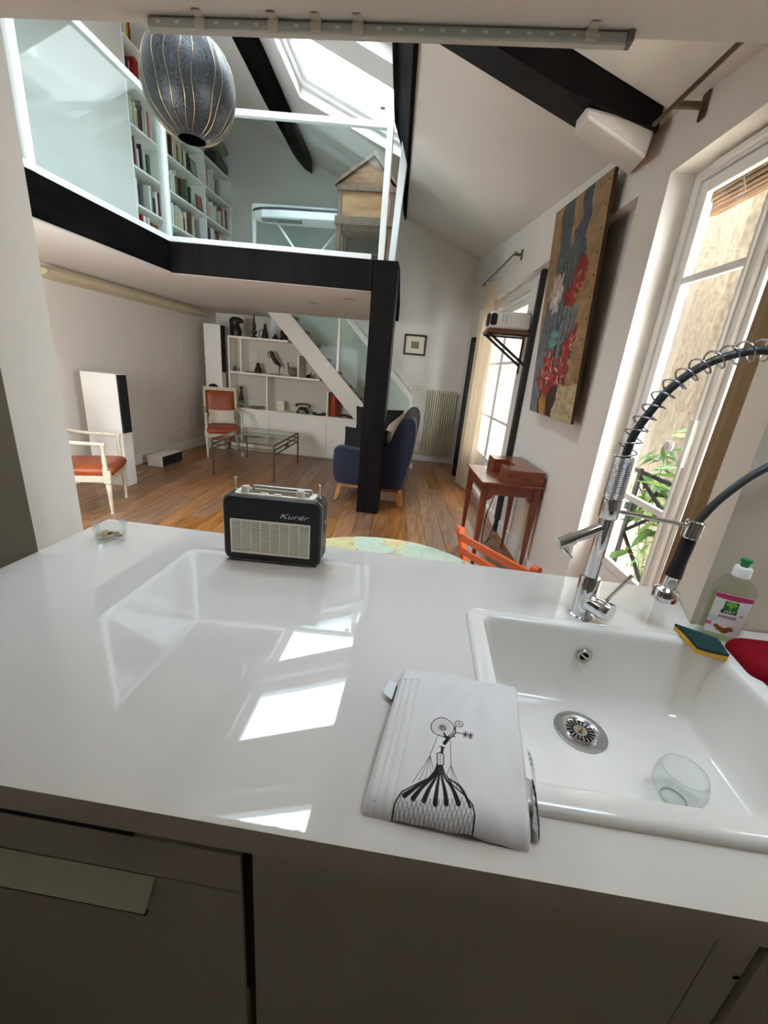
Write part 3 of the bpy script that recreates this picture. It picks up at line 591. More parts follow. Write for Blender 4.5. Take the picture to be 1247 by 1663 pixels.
for x in (.022,.280):
    m = MB(); m.tube([(x,.058,RH-.002),(x,.058,RH+.036)],.0028,10); m.lathe([(.004,.036),(.004,.04),(0,.041)],(x,.058,RH),10); m.lathe([(.007,-.002),(.007,.003),(.003,.004)],(x,.058,RH),12); m.build('antenna_stub', mat('antenna_gold', (.62,.52,.42), .25, 1), t, smooth='auto')
for z in (.14,.05): MB().lathe([(.005,0),(.005,.003),(.0025,.004),(0,.002)], (RW,.05,z), 12, RY(PI/2)).build('socket', STEEL, t, smooth='auto')
for x in (.02,RW-.02):
    for y in (.02,RD-.02): MB().box(x-.006,x+.006,y-.006,y+.006,0,.006).build('foot', BLACKP, t)

# ---------------------------------------------------------------- glass dish with coins
vc = Vector((-.972,1.145,.9))
t = thing('glass_dish', vc, 'clear lobed glass dish holding coins near the wall', 'dish')
def lobed(r0, amp, z, n=54): return [(vc.x+(r0+amp*math.cos(4*a+.4))*math.cos(a), vc.y+(r0+amp*math.cos(4*a+.4))*math.sin(a), z) for a in [2*PI*k/n for k in range(n)]]
m = MB(); m.loops([lobed(.036,.008,.9002),lobed(.041,.012,.904),lobed(.047,.017,.968),lobed(.0455,.017,.970),lobed(.0435,.0165,.968),lobed(.038,.011,.912),lobed(.03,.008,.911)], True, True); m.build('bowl', TUMB, t, smooth=True)
coins = [((-.030,-.008),.0,'brass'),((-.004,-.020),.2,'copper'),((.012,.006),.1,'copper'),((-.010,.012),.3,'dark bronze'),((.030,-.004),-.1,'copper'),((-.018,-.002),.5,'brass')]
CC = {'brass':mat('coin_brass',(.55,.42,.18),.3,1),'copper':mat('coin_copper',(.42,.22,.12),.35,1),'dark bronze':mat('coin_bronze',(.12,.08,.05),.4,1)}
pos = ['leftmost coin','front coin','right-hand coin','rearmost coin','far right coin in the lobe','top coin of the pile']
for k, ((dx,dy),tl,cn) in enumerate(coins):
    MB().lathe([(0,0),(.0105,0),(.011,.0004),(.011,.0016),(.0105,.002),(0,.002)], (vc.x+dx,vc.y+dy,.9135+.0026*(k%3)+.003*(k==5)), 20, RX(tl*.35)).build('coin', CC[cn], smooth='auto', label='%s lying in the glass dish, %s' % (cn+' coin', pos[k]), cat='coin', group='coins in the glass dish')

# ---------------------------------------------------------------- tumbler in the sink
gc = Vector((.613,.687,.7008)); gM = Matrix.Identity(3)
prof = [(0,0),(.022,.001),(.036,.010),(.047,.028),(.050,.048),(.0465,.068),(.0418,.080),(.0410,.0805),(.0402,.080),(.0448,.066),(.0482,.048),(.045,.029),(.034,.013),(.02,.006),(0,.005)]
m = MB(); m.lathe(prof, (0,0,0), 32, gM); zmin = min(v[2] for v in m.v); m.v = [(v[0]+gc.x,v[1]+gc.y,v[2]-zmin+gc.z) for v in m.v]
t = thing('tumbler', (gc.x,gc.y,gc.z), 'clear round glass tumbler standing in the sink', 'glass'); m.build('bowl', TUMB, t, smooth=True)
rim_highlight = [gM@Vector((.0410*math.cos(2*PI*k/40),.0410*math.sin(2*PI*k/40),.0802))+Vector((gc.x,gc.y,gc.z-zmin)) for k in range(41)]
MB().tube(rim_highlight,.0009,6,False).build('rim_highlight', mat('pale_rim_highlight', (.62,.64,.64), .1), t, smooth=True)  # opaque pale ring paints the highlight along the tumbler's lip
foot = [gM@Vector((.024*math.cos(2*PI*k/40),.024*math.sin(2*PI*k/40),.002))+Vector((gc.x,gc.y,gc.z-zmin)) for k in range(41)]
MB().tube(foot,.0012,6,False).build('foot_ring', mat('glass_foot', (.36,.37,.37), .1), t, smooth=True)

# ---------------------------------------------------------------- washing-up liquid
bp_ = Vector((.846,1.030,.9)); ba = -.30
t = thing('soap_bottle', bp_, 'clear washing-up liquid bottle with a green cap', 'bottle', rotz=ba, local=True)
t.scale = (1.17,1.17,1.17)
def bl(w, d, z): return rrect(-w/2,w/2,-d/2,d/2,min(w,d)*.36,z,4)
LIQ = glass('bottle_plastic', (.91,.93,.87), 1.42, .03, 1.2)
m = MB(); m.loops([bl(.072,.036,.001),bl(.080,.042,.006),bl(.082,.044,.03),bl(.080,.042,.118),bl(.076,.040,.132),bl(.050,.034,.150),bl(.032,.030,.156),bl(.028,.028,.162)], True, True); m.build('bottle_body', LIQ, t, smooth='auto')
m = MB(); m.loops([bl(.064,.030,.004),bl(.072,.036,.03),bl(.070,.035,.108)], True, True); m.build('liquid', glass('soap_liquid', (.90,.93,.84), 1.34, 0, .6), t, smooth='auto')
MB().lathe([(.0165,.158),(.0165,.176),(.0145,.180),(.009,.181),(0,.181)], (0,0,0), 22).build('collar', mat('white_cap', lin(236,236,232), .35), t, smooth='auto')
MB().lathe([(.008,.180),(.0085,.190),(.011,.194),(.0105,.198),(0,.198)], (0,0,0), 20).build('cap', mat('green_cap', lin(20,130,62), .35), t, smooth='auto')
nu, nv = 60, 90; P = []; cols = []
def blend(c, a, col): c[a] = col
uu, vv_ = np.meshgrid(np.linspace(0,1,nu), np.linspace(0,1,nv)); C = np.ones((nv,nu,3))*np.array(lin(240,238,238))
C[(vv_ > .88-.03*np.sin(uu*PI)) & (vv_ < .985)] = lin(196,52,108)
gq = (uu > .30) & (uu < .68) & (vv_ > .53) & (vv_ < .83); C[gq] = lin(34,128,52)
C[((uu-.49)**2/.022+(vv_-.755)**2/.004 < 1)] = lin(128,190,60); C[(abs(uu-.49) < .025) & (vv_ > .64) & (vv_ < .75)] = lin(150,200,80); C[(vv_ > .525) & (vv_ < .615) & (uu > .27) & (uu < .71)] = lin(20,84,40)
for ex, ey, er in ((.40,.13,.10),(.55,.10,.13),(.68,.15,.11),(.30,.18,.08)): C[((uu-ex)/er)**2+((vv_-ey)/(er*.55))**2 < 1] = lin(150,88,48)
C[(uu < .14) & (vv_ > .17) & (vv_ < .26)] = lin(205,70,130); C[((uu-.13)/.14)**2+((vv_-.36)/.07)**2 < 1] = lin(205,222,236); C[((uu-.86)/.05)**2+((vv_-.52)/.025)**2 < 1] = lin(206,160,110)
m = MB(); m.grid([[(-.036+.066*u, -.0225-.0012*math.sin(PI*u), .022+.098*v) for u in np.linspace(0,1,nu)] for v in np.linspace(0,1,nv)])
lb = m.build('front_label', printed('bottle_label', .35), t); setcol(lb, C.reshape(-1,3))
MT = lambda x, z: Matrix.Translation((x,-.0242,z))@Matrix.Rotation(PI/2,4,'X')
text_mesh('VERT', .0085, MT(-.0035,.0778), 'logo_lettering', mat('label_white', lin(240,240,240), .5), lb, .0002, 0, 1.1)
text_mesh('AMANDE', .0078, MT(-.004,.0655), 'label_lettering', mat('label_black', (.02,.02,.02), .5), lb, .0002)
# sponge and red cloth
def slab(name, q, th, zb, mt, parent, wob=.0, bevel=.002):
    n = 12; m = MB(); top = []; bot = []
    a, b, c, d = [Vector((*p,0)) for p in q]
    for i in range(n+1):
        r1, r2 = [], []
        for j in range(n+1):
            u, v = i/n, j/n; p = a.lerp(b,u).lerp(d.lerp(c,u),v); z = zb+wob*math.sin(u*PI*1.2+v)*math.sin(v*2+.5)
            r1.append((p.x,p.y,z+th)); r2.append((p.x,p.y,z))
        top.append(r1); bot.append(r2)
    m.grid(top); m.grid([r[::-1] for r in bot])
    bd = [(0,j) for j in range(n)]+[(i,n) for i in range(n)]+[(n,j) for j in range(n,0,-1)]+[(i,0) for i in range(n,0,-1)]
    o = len(m.v); vs2 = [top[i][j] for i,j in bd]+[bot[i][j] for i,j in bd]; k = len(bd)
    m.add(vs2, [(i,(i+1)%k,k+(i+1)%k,k+i) for i in range(k)]); return m.build(name, mt, parent, smooth='auto')
sq = [(.716,1.004),(.782,.893),(.832,.935),(.772,1.052)]
sq = [(.722,1.012),(.722,.915),(.788,.902),(.796,.962)]
t = thing('sponge', (.76,.955,.914), 'yellow washing-up sponge with a dark green scouring pad', 'sponge')
slab('foam', sq, .012, .9165, mat('yellow_foam', lin(232,178,62), .95, var=.1, scale=80, bump=.5, bscale=300), t, .004)
slab('scouring_pad', sq, .006, .9287, mat('dark_green_scourer', lin(14,62,60), .95, var=.25, scale=200, bump=.6, bscale=400), t, .004)
m = MB(); L = []
for d, z in ((.008,.9025),(.002,.908),(0,.918),(.003,.928),(.012,.936),(.03,.940)):
    lp = rrect(.812+d*.6,.99,.838+d,.985-d,.03,z,6); L.append([(p[0]+.018*(p[1]-.9)/.08*.6, p[1]+.02*(p[0]-.9), p[2]+.003*math.sin(p[0]*60)+.003*math.cos(p[1]*45)) for p in lp])
m.loops(L, True, True); m.build('dish_cloth', mat('red_microfibre', lin(128,14,26), .95, spec=.1, bump=.5, bscale=260), smooth=True, label='folded dark red cloth at the right edge of the sink', cat='cloth')
# ---------------------------------------------------------------- printed tea towel
def towel():
    TL, BL, BR_, TR_ = [Vector((*atz(*p, .925)[:2],0)) for p in ((653,1086),(586,1303),(868,1366),(841,1112))]
    nu, nv = 300, 320; u, v = np.meshgrid(np.linspace(0,1,nu), np.linspace(0,1,nv))   # v 0 = far edge, 1 = near fold
    P = (np.array(TL)[None,None]*((1-u)*(1-v))[...,None]+np.array(TR_)[None,None]*(u*(1-v))[...,None]+np.array(BR_)[None,None]*(u*v)[...,None]+np.array(BL)[None,None]*((1-u)*v)[...,None])
    h = .930+.004*np.sin(u*5.2+v*2)*np.sin(v*4+1)+.0022*np.sin(u*17+v*3)*np.exp(-((u-.55)/.3)**2)+.003*np.exp(-((u-.72)/.08)**2-((v-.25)/.15)**2)
    for c, w_, a in ((.05,.012,-.004),(.10,.010,-.003),(.155,.012,-.0025)): h += a*np.exp(-((u-c-.02*v)/w_)**2)*(v > .12)
    h += rng.normal(0,.00006,h.shape)
    edge = np.minimum(1, np.minimum(u/.06, (1-u)/.05)); h -= .020*(1-np.sqrt(np.clip(1-(1-edge)**2,0,1)))
    h += .0016*np.sin(u*31+6*np.sin(v*3))*np.sin(v*7+.4)+.0012*np.sin((u*1.0+v*.7)*40)*np.exp(-((v-.3)/.25)**2)
    fr = np.clip((v-.88)/.12,0,1); h -= .027*(1-np.sqrt(np.clip(1-fr**2,0,1)))
    h -= .010*np.clip((.03-v)/.03,0,1)
    P[...,2] = h
    # print, drawn in the plane of the cloth (metres)
    def q(x, y): p = atz(560+x*.2807, 1060+y*.2807, .930); return np.array(p[:2])
    XY = P[...,:2]; ink = np.zeros(h.shape)
    def seg(a, b, wd, k=1.0):
        a, b = q(*a), q(*b); d = b-a; L2 = max(d@d, 1e-12); w = XY-a; tt = np.clip((w@d)/L2,0,1); r = np.linalg.norm(w-tt[...,None]*d, axis=-1)
        np.maximum(ink, k*np.clip((wd-r)/.0005+.5,0,1), out=ink)
    def poly(pts, wd, k=1.0):
        for a, b in zip(pts, pts[1:]): seg(a, b, wd, k)
    def circ(c, rx, ry, wd, n=26): poly([(c[0]+rx*math.cos(2*PI*i/n), c[1]+ry*math.sin(2*PI*i/n)) for i in range(n+1)], wd)
    circ((565,435),68,52,.0008)
    for i in range(20): a = 2*PI*i/20; seg((565,435),(565+66*math.cos(a),435+50*math.sin(a)),.0004,.8)
    circ((565,438),16,14,.0008); circ((661,408),24,17,.0007)
    for i in range(8): a = 2*PI*i/8; seg((661,408),(661+23*math.cos(a),408+16*math.sin(a)),.0004,.8)
    poly([(640,425),(640,460),(610,490),(580,510)],.0011); poly([(640,455),(690,465),(738,478)],.0008)
    for c in ((698,468),(727,478)):
        for i in range(4): a = PI*i/4; seg((c[0]-16*math.cos(a),c[1]-22*math.sin(a)),(c[0]+16*math.cos(a),c[1]+22*math.sin(a)),.0007)
    poly([(530,480),(575,490),(640,478)],.0009); seg((600,492),(575,525),.0028); seg((575,470),(590,500),.002)
    seg((565,548),(560,582),.0022); seg((548,548),(580,548),.001)
    for x in (532,572): poly([(x,590),(x-2 if x > 550 else x,650)],.0008)
    poly([(532,590),(552,583),(572,590)],.0009); poly([(530,650),(550,658),(572,650)],.0009)
    for y in (605,622,638): seg((534,y),(570,y),.0005,.7)
    seg((552,585),(552,655),.0005,.7)
    poly([(535,490),(492,600)],.0005); poly([(612,505),(614,645)],.0005)
    for x, y in ((390,755),(430,745),(465,735),(495,705),(512,690)): seg((492,600),(x,y),.00045,.85)
    for x, y in ((585,720),(618,770),(650,800),(680,830)): seg((614,645),(x,y),.00045,.85)
    # balloon outline
    OL = [(532,655),(520,690),(480,735),(400,770),(330,800),(292,850),(278,905),(276,950)]; OR = [(562,655),(575,700),(620,765),(690,840),(735,890),(752,940),(750,990),(738,1046)]
    poly(OL,.0011); poly(OR,.0011)
    for k, (ex, ey) in enumerate(((345,820),(395,838),(458,855),(522,872),(588,870),(655,880),(722,900))):
        sx = 536+k*4; mids = [(sx,660),(sx+(ex-sx)*.18,720),(sx+(ex-sx)*.62,790-abs(k-3)*4),(ex,ey)]
        S = [(p.x,p.y) for p in spline([(a,b,0) for a,b in mids],6)]
        for i, (a, b) in enumerate(zip(S, S[1:])): seg(a, b, .0008+.0030*(i/len(S))*(1 if k < 6 else .5))
        for dx in (-9,9):
            S2 = [(p[0]+dx*(i/len(S))*1.6, p[1]) for i, p in enumerate(S)]; poly(S2[4:-3],.0004,.6)
    # net of the balloon
    def inside(px, py): return True
    for k in range(-18,32):
        a = [(276+k*26+ (y-780)*.42, y) for y in range(780,1060,14)]; b = [(276+k*26-(y-780)*.42+120, y) for y in range(780,1060,14)]
        for L_ in (a, b):
            for p0, p1 in zip(L_, L_[1:]):
                x, y = p0; lo = np.interp(y, [p[1] for p in OL], [p[0] for p in OL]) if y < 950 else 277; hi = np.interp(y, [p[1] for p in OR], [p[0] for p in OR]); arc_top = 880-80*math.sqrt(max(0,1-((x-510)/240)**2))*.25+ (30 if 380 < x < 640 else -40)
                if lo < x < hi and y > (846 if 350 < x < 690 else 800): seg(p0, p1, .0004, .8)
    # part of a second print on the right edge
    for k in range(14):
        x = 1078+2.6*k; seg((x,585),(x+6,705),.0005,.8); seg((x+6,585),(x-2,705),.0005,.8)
    base = np.array(lin(226,224,222)); dk = np.array(lin(46,42,44)); C = base[None,None]*(1-ink[...,None])+dk*ink[...,None]
    C *= (1+rng.normal(0,.012,h.shape))[...,None]
    t = thing('tea_towel', (float(P[...,0].mean()),float(P[...,1].mean()),.9), 'folded white tea towel printed with a balloon drawing', 'tea towel')
    m = MB(); m.grid(P.tolist()); o = m.build('top_layer', printed('towel_print', .9, .1, .25, 900), t, smooth=True); setcol(o, C.reshape(-1,3))
    CL = mat('white_cotton', lin(224,222,220), .95, spec=.1, bump=.2, bscale=500)
    def ring(d, z, n=26):
        q4 = [TL, BL, BR_, TR_]; c = sum(q4, Vector())/4; out = []
        for a, b in zip(q4, q4[1:]+q4[:1]):
            for k in range(n):
                p = a.lerp(b,k/n); p = p+(p-c).normalized()*d; wv = .0015*math.sin(k*1.7+z*900); out.append((p.x+wv,p.y+wv*.6,z))
        return out
    for i, (zb, zt, d) in enumerate(((.9005,.907,-.010),(.907,.914,-.013),(.914,.920,-.016))):
        zm = (zb+zt)/2; m = MB(); m.loops([ring(d-.004,zb),ring(d,zb+.0015),ring(d+.0005,zm),ring(d,zt-.0015),ring(d-.004,zt)], True, True); m.build('fold', CL, t, smooth='auto')
    # dark printed fold that peeks out on the right
    e0 = Vector((*atz(872,1225,.915)[:2],0)); e1 = Vector((*atz(884,1358,.912)[:2],0)); m = MB(); nn = 40
    G = [[(e0.lerp(e1,i/nn).x+.004*math.sin(i/nn*PI)-.012*(1-j/6)-.006, e0.lerp(e1,i/nn).y-.004*j/6, .902+.018*math.sin(PI*.5*(1-j/6))+.002) for j in range(7)] for i in range(nn+1)]
    m.grid(G); o = m.build('printed_fold', printed('towel_print'), t, smooth=True)
    cc = []
    for i in range(nn+1):
        for j in range(7): cc.append(lin(52,48,50) if ((i < 9 and (i+j) % 3 == 0) or (i > 16 and abs((i-16)*.27-j) < 1.4) or (i > 26 and (i+j) % 2)) else lin(222,220,218))
    setcol(o, np.array(cc))
    a = Vector((*atz(628,1120,.91)[:2],.905)); b = Vector((*atz(637,1137,.91)[:2],.905))
    p = [atz(x,y,.912) for x,y in ((622,1124),(632,1105),(645,1108),(636,1136))]
    m = MB(); m.add([tuple(k) for k in p]+[(k[0],k[1],k[2]-.0012) for k in p], [(0,1,2,3),(7,6,5,4),(0,4,5,1),(1,5,6,2),(2,6,7,3),(3,7,4,0)]); m.build('care_tag', mat('tag_white', lin(226,232,234), .6), t)
    p = [atz(x,y,.909) for x,y in ((632,1134),(645,1112),(646,1128),(637,1139))]
    m = MB(); m.add([tuple(k) for k in p]+[(k[0],k[1],k[2]-.0012) for k in p], [(0,1,2,3),(7,6,5,4),(0,4,5,1),(1,5,6,2),(2,6,7,3),(3,7,4,0)]); m.build('black_tag', BLACKP, t)
towel()

# ================================================================= DINING END
# half-round map table
tc_ = Vector((-.10,1.305,0)); TRAD = .488
t = thing('map_table', (tc_.x,tc_.y,0), 'half-round table with a world map top behind the worktop', 'table')
nr, na = 70, 150; G = []; cols = []
from mathutils import noise as mnoise
for i in range(nr+1):
    row = []
    for j in range(na+1):
        r = TRAD*i/nr; a = PI*j/na; x = tc_.x+r*math.cos(a); y = tc_.y+r*math.sin(a); row.append((x,y,.75))
        n = mnoise.fractal(Vector((x*5,y*5,1.3)),1.0,2.0,6); n2 = mnoise.noise(Vector((x*14,y*14,4)))
        if n > .02: c = [lin(222,206,150),lin(206,214,158),lin(228,190,150),lin(196,206,140)][int(abs(n2)*7) % 4]
        else: c = lin(196,212,192)
        if abs((x*9) % 1-.5) < .012 or abs((y*9) % 1-.5) < .012: c = tuple(k*.75 for k in c)
        if abs(n-.02) < .012: c = lin(170,130,110)
        cols.append(c)
    G.append(row)
m = MB(); m.grid(G); o = m.build('map_print', printed('map_paper', .25, .5), t); setcol(o, np.array(cols))
m = MB(); m.prism([(tc_.x+TRAD*1.004*math.cos(PI*k/40), tc_.y+TRAD*1.004*math.sin(PI*k/40)) for k in range(41)], .722, .7492); m.build('table_top', mat('map_table_edge', lin(200,190,150), .4), t)
for x, y in ((-.42,1.36),(.22,1.36),(-.10,1.70)): MB().tube([(tc_.x+(x+.1),y,0),(tc_.x+(x+.1)*.9,y,.722)],[.014,.02],12).build('leg', mat('pale_table_leg', lin(190,170,130), .5), t, smooth='auto')
# orange folding chair
ORG_ = mat('orange_lacquer', lin(224,92,34), .3)
A_ = Vector((.250,1.735,.835)); B_ = Vector((.50,1.41,.835)); dd = (B_-A_).normalized(); nn_ = Vector((dd.y,-dd.x,0))
t = thing('folding_chair', ((A_.x+B_.x)/2,(A_.y+B_.y)/2,0), 'bright orange wooden folding chair tucked beside the map table', 'chair')
for p in (A_, B_):
    top = p+Vector((0,0,.0)); bot = p-nn_*.26; bot.z = 0; up_ = p+nn_*.05+Vector((0,0,.035))
    m = MB(); m.bar(bot, up_, .028, .022, up=dd); m.build('leg', ORG_, t, bevel=.004)
    MB().tube([up_-dd*.014, up_+dd*.014],.0165,16).build('leg_end', ORG_, t, smooth='auto')
    q0 = p+nn_*.20; q0.z = 0; q1 = p-nn_*.22; q1.z = .47
    m = MB(); m.bar(q0, q1, .024, .022, up=dd); m.build('leg', ORG_, t, bevel=.004)
for z, h in ((.838,.035),(.775,.032),(.71,.03)):
    sft = nn_*(.05*(z-.835)/.4+.045); m = MB(); m.bar(A_+sft+Vector((0,0,z-.835)), B_+sft+Vector((0,0,z-.835)), .012, h); m.build('back_slat', ORG_, t, bevel=.004)
for k in range(6):
    o_ = -nn_*(-.16+.062*k); m = MB(); m.bar(A_+o_+Vector((0,0,.44-.835)), B_+o_+Vector((0,0,.44-.835)), .05, .014); m.build('seat_slat', ORG_, t, bevel=.003)
# ================================================================= LIVING ROOM
CREAMW = mat('antique_cream_paint', lin(206,196,176), .55, var=.1, scale=14)
TAN = mat('cognac_leather', lin(152,72,38), .38, var=.18, scale=7, bump=.12, bscale=120)
def fauteuil(loc, rotz, label):
    """front is local -y; 0.56 wide, 0.50 deep"""
    t = thing('armchair', loc, label, 'chair', 'cream armchairs in orange leather', rotz=rotz, local=True)
    for sx in (-1,1):
        MB().lathe([(.014,0),(.017,.012),(.012,.02),(.013,.03),(.021,.22),(.026,.28),(.018,.295),(.026,.31),(.026,.34)], (sx*.255,-.225,0), 14).build('leg', CREAMW, t, smooth='auto')
        m = MB(); m.bar((sx*.215,.27,0),(sx*.215,.235,.34),.034,.034); m.build('leg', CREAMW, t, bevel=.006)
        MB().box(sx*.255-.03,sx*.255+.03,-.255,-.195,.30,.42).build('corner_block', CREAMW, t, bevel=.004)
        m = MB(); m.lathe([(.022,.42),(.026,.44),(.018,.46),(.021,.50),(.015,.60),(.02,.635),(.024,.65),(.02,.67),(0,.675)], (sx*.255,-.215,0), 14); m.build('arm_post', CREAMW, t, smooth='auto')
        pth = spline([(sx*.255,-.235,.655),(sx*.258,-.10,.662),(sx*.25,.08,.672),(sx*.235,.235,.70)],6); m = MB(); m.tube(pth,[.02]+[.017]*(len(pth)-2)+[.014],10); m.build('armrest', CREAMW, t, smooth=True)
        m = MB(); m.bar((sx*.232,.235,.34),(sx*.232,.315,1.0),.036,.034); m.build('back_stile', CREAMW, t, bevel=.005)
    m = MB(); m.box(-.26,.26,-.25,-.22,.31,.37); m.box(-.235,.235,.225,.25,.31,.37); m.hexa([(-.275,-.22,.31),(-.245,-.22,.31),(-.215,.235,.31),(-.245,.235,.31),(-.275,-.22,.37),(-.245,-.22,.37),(-.215,.235,.37),(-.245,.235,.37)]); m.hexa([(.245,-.22,.31),(.275,-.22,.31),(.245,.235,.31),(.215,.235,.31),(.245,-.22,.37),(.275,-.22,.37),(.245,.235,.37),(.215,.235,.37)]); m.build('seat_frame', CREAMW, t, bevel=.004)
    L = []
    for d, z in ((.012,.365),(.0,.38),(-.008,.405),(.0,.43),(.02,.447),(.07,.46),(.14,.466)):
        lp = rrect(-.262+d,.262-d,-.265+d,.235-d,.05,z,5); L.append([(p[0]*(1-.10*max(0,(p[1]+.2)/.43)), p[1]-.02*math.cos(p[0]/.26*PI/2)*(p[1] < -.1), p[2]) for p in lp])
    m = MB(); m.loops(L, True, True); m.build('seat_cushion', TAN, t, smooth=True)
    bm2 = Matrix.Rotation(-.12,3,'X'); m = MB(); m.obox((0,.322,.985), (.50,.034,.055), bm2); m.obox((0,.262,.52), (.44,.03,.05), bm2); m.build('back_frame', CREAMW, t, bevel=.006)
    L = []
    for d, off in ((.0,.012),(.004,-.004),(.02,-.02),(.07,-.03),(.14,-.033)):
        L.append([Vector((p[0], .292+off+.115*(p[1]-.76), p[1])) for p in rrect(-.212+d,.212-d,.555+d,.958-d,.025,0,4)])
    m = MB(); m.loops(L, True, True); m.build('back_panel', TAN, t, smooth=True)
    return t
# chair against the speaker: front legs measured at (-3.265,5.931) and (-2.769,6.211)
f1, f2 = Vector((-3.265,5.945)), Vector((-2.785,6.205)); ax = (f2-f1).normalized(); c2 = (f1+f2)/2; rot2 = math.atan2(ax.y, ax.x)*1.12
c2v = Vector((c2.x-.225*math.sin(rot2), c2.y+.225*math.cos(rot2), 0)); fauteuil(c2v, rot2, 'cream armchair in orange leather with a knitted cushion, beside the shelves')
g1, g2 = Vector((-2.815,3.385)), Vector((-3.0,3.80)); ax = (g2-g1).normalized(); rot1 = math.atan2(ax.y, ax.x); cc = (g1+g2)/2
fauteuil((cc.x-.225*math.sin(rot1), cc.y+.225*math.cos(rot1), 0), rot1, 'cream armchair in orange leather half hidden by the left pillar')
def pillow(name, c, size, M, mt, label, cat='cushion', group=None, rib=0, n=18):
    m = MB(); top, bot = [], []
    for i in range(n+1):
        a, b = [], []
        for j in range(n+1):
            u, v = 2*i/n-1, 2*j/n-1; k = max(0,(1-u*u))**.42*max(0,(1-v*v))**.42; pin = 1-.10*(u*u)*(v*v)*0-.07*(1-abs(u*v))
            x, y = u*size[0]/2*(1-.06*(1-v*v)), v*size[1]/2*(1-.06*(1-u*u)); r_ = rib*math.sin(u*22) if rib else 0
            a.append(M@Vector((x,y,size[2]/2*k+r_*k))+Vector(c)); b.append(M@Vector((x,y,-size[2]/2*k))+Vector(c))
        top.append(a); bot.append(b)
    m.grid(top); m.grid([r[::-1] for r in bot]); return m.build(name, mt, smooth=True, label=label, cat=cat, group=group)
KNIT = mat('cream_knit', lin(228,218,202), .95, var=.08, scale=60, bump=.8, bscale=150)
pillow('cushion', (c2v.x+.14*math.sin(rot2)*0.1, c2v.y, .565)+Vector((0,0,0)) if False else Vector((c2v.x-.10*math.sin(rot2), c2v.y+.10*math.cos(rot2), .575)), (.40,.22,.10), RZ(rot2)@RX(PI/2-.25), KNIT, 'cream cable-knit lumbar cushion on the armchair', rib=.006)
# coffee table
IRON = mat('bronze_iron', lin(92,82,60), .45, .7)
q = [Vector((-2.69,5.05,0)),Vector((-1.86,5.03,0)),Vector((-1.905,6.19,0)),Vector((-2.735,6.21,0))]
t = thing('coffee_table', (-2.3,5.6,0), 'glass-topped coffee table on a thin bronze metal frame', 'table')
for p in q:
    m = MB(); m.tube([p+Vector((0,0,.012)),p+Vector((0,0,.475))],.011,12); m.lathe([(.018,0),(.018,.006),(.011,.014)],p,14); m.build('leg', IRON, t, smooth='auto')
for a, b in zip(q, q[1:]+q[:1]):
    for z, w_ in ((.467,.020),(.405,.014),(.345,.014)):
        MB().bar(a+Vector((0,0,z)), b+Vector((0,0,z)), w_, .014).build('rail', IRON, t)
    mdl = (a+b)/2; MB().bar(mdl+Vector((0,0,.345)), mdl+Vector((0,0,.405)), .05, .012).build('rail_plaque', IRON, t)
m = MB(); m.prism([p+Vector((dx,dy,0)) for p, (dx,dy) in zip(q, ((.01,.01),(-.01,.01),(-.01,-.01),(.01,-.01)))], .474, .482); m.build('table_top', glass('table_glass', (.88,.93,.90), 1.5, 0, 1.2), t)
# speakers
SPK = mat('white_speaker_lacquer', lin(234,230,224), .3); GRL = mat('black_speaker_cloth', (.008,.008,.009), .9)
def speaker(front, ang, dep, wid, z1, zg, label, disc=False):
    """front: corner of narrow front face nearest the camera; ang: direction of depth axis (towards front)"""
    d = Vector((math.cos(ang),math.sin(ang),0)); s = Vector((-d.y,d.x,0)); f = Vector((*front,0))
    t = thing('floor_speaker', f-d*dep/2+s*wid/2, label, 'speaker', 'tall white loudspeakers')
    pl = [f-d*dep, f, f+s*wid, f-d*dep+s*wid]
    m = MB(); m.prism(pl, 0, z1); m.build('speaker_body', SPK, t, bevel=.004)
    g0 = f+d*.001; m = MB(); pl = [g0+s*.006, g0+d*.016+s*.012, g0+d*.016+s*(wid-.012), g0+s*(wid-.006)]; m.prism(pl, zg, z1-.008); m.build('grille', GRL, t, bevel=.004)
    if disc:
        M = (-s).to_track_quat('Z','Y').to_matrix(); MB().lathe([(.10,0),(.10,.006),(.09,.009),(0,.009)], f-d*dep*.55+Vector((0,0,.955)), 30, M).build('bass_driver', GRL, t, smooth='auto')
speaker((-3.245,4.178), 0.0, .40, .15, 1.215, .60, 'tall white loudspeaker with a black front by the left wall')
speaker((-3.297,6.60), 0.0, .27, .135, 1.94, 1.24, 'tall white loudspeaker behind the armchair in the far corner', True)
t = thing('centre_speaker', (-3.52,5.3,0), 'low white speaker with a black front lying on the floor', 'speaker')
MB().box(-3.63,-3.42,5.08,5.54,.004,.15).build('speaker_body', SPK, t, bevel=.004); MB().box(-3.421,-3.408,5.09,5.53,.012,.142).build('grille', GRL, t, bevel=.003)
# wall light and cables
m = MB(); L = []
for y in (4.02,4.06,4.14,4.4,5.2,6.6,6.9,6.95):
    k = 1 if 4.14 <= y <= 6.6 else (.55 if y in (4.02,6.95) else .85); c = 2.10
    L.append([(-3.789,y,c-.055*k),(-3.74,y,c-.05*k),(-3.70+.02*(1-k),y,c-.02*k),(-3.69+.03*(1-k),y,c+.02*k),(-3.71,y,c+.05*k),(-3.789,y,c+.062*k)])
m.loops(L, True, True); m.build('wall_trough_light', mat('cream_light_cover', lin(206,192,160), .5), smooth='auto', label='long cream trough light high on the left wall', cat='light')
MB().tube(spline([(-3.785,6.3,2.05),(-3.785,6.34,1.6),(-3.785,6.28,1.25),(-3.785,6.42,.95),(-3.785,6.45,.3)],6),.004,6).build('wall_cable', mat('white_cable', lin(215,208,198), .5), smooth=True, label='thin white cable hanging down the left wall', cat='cable')
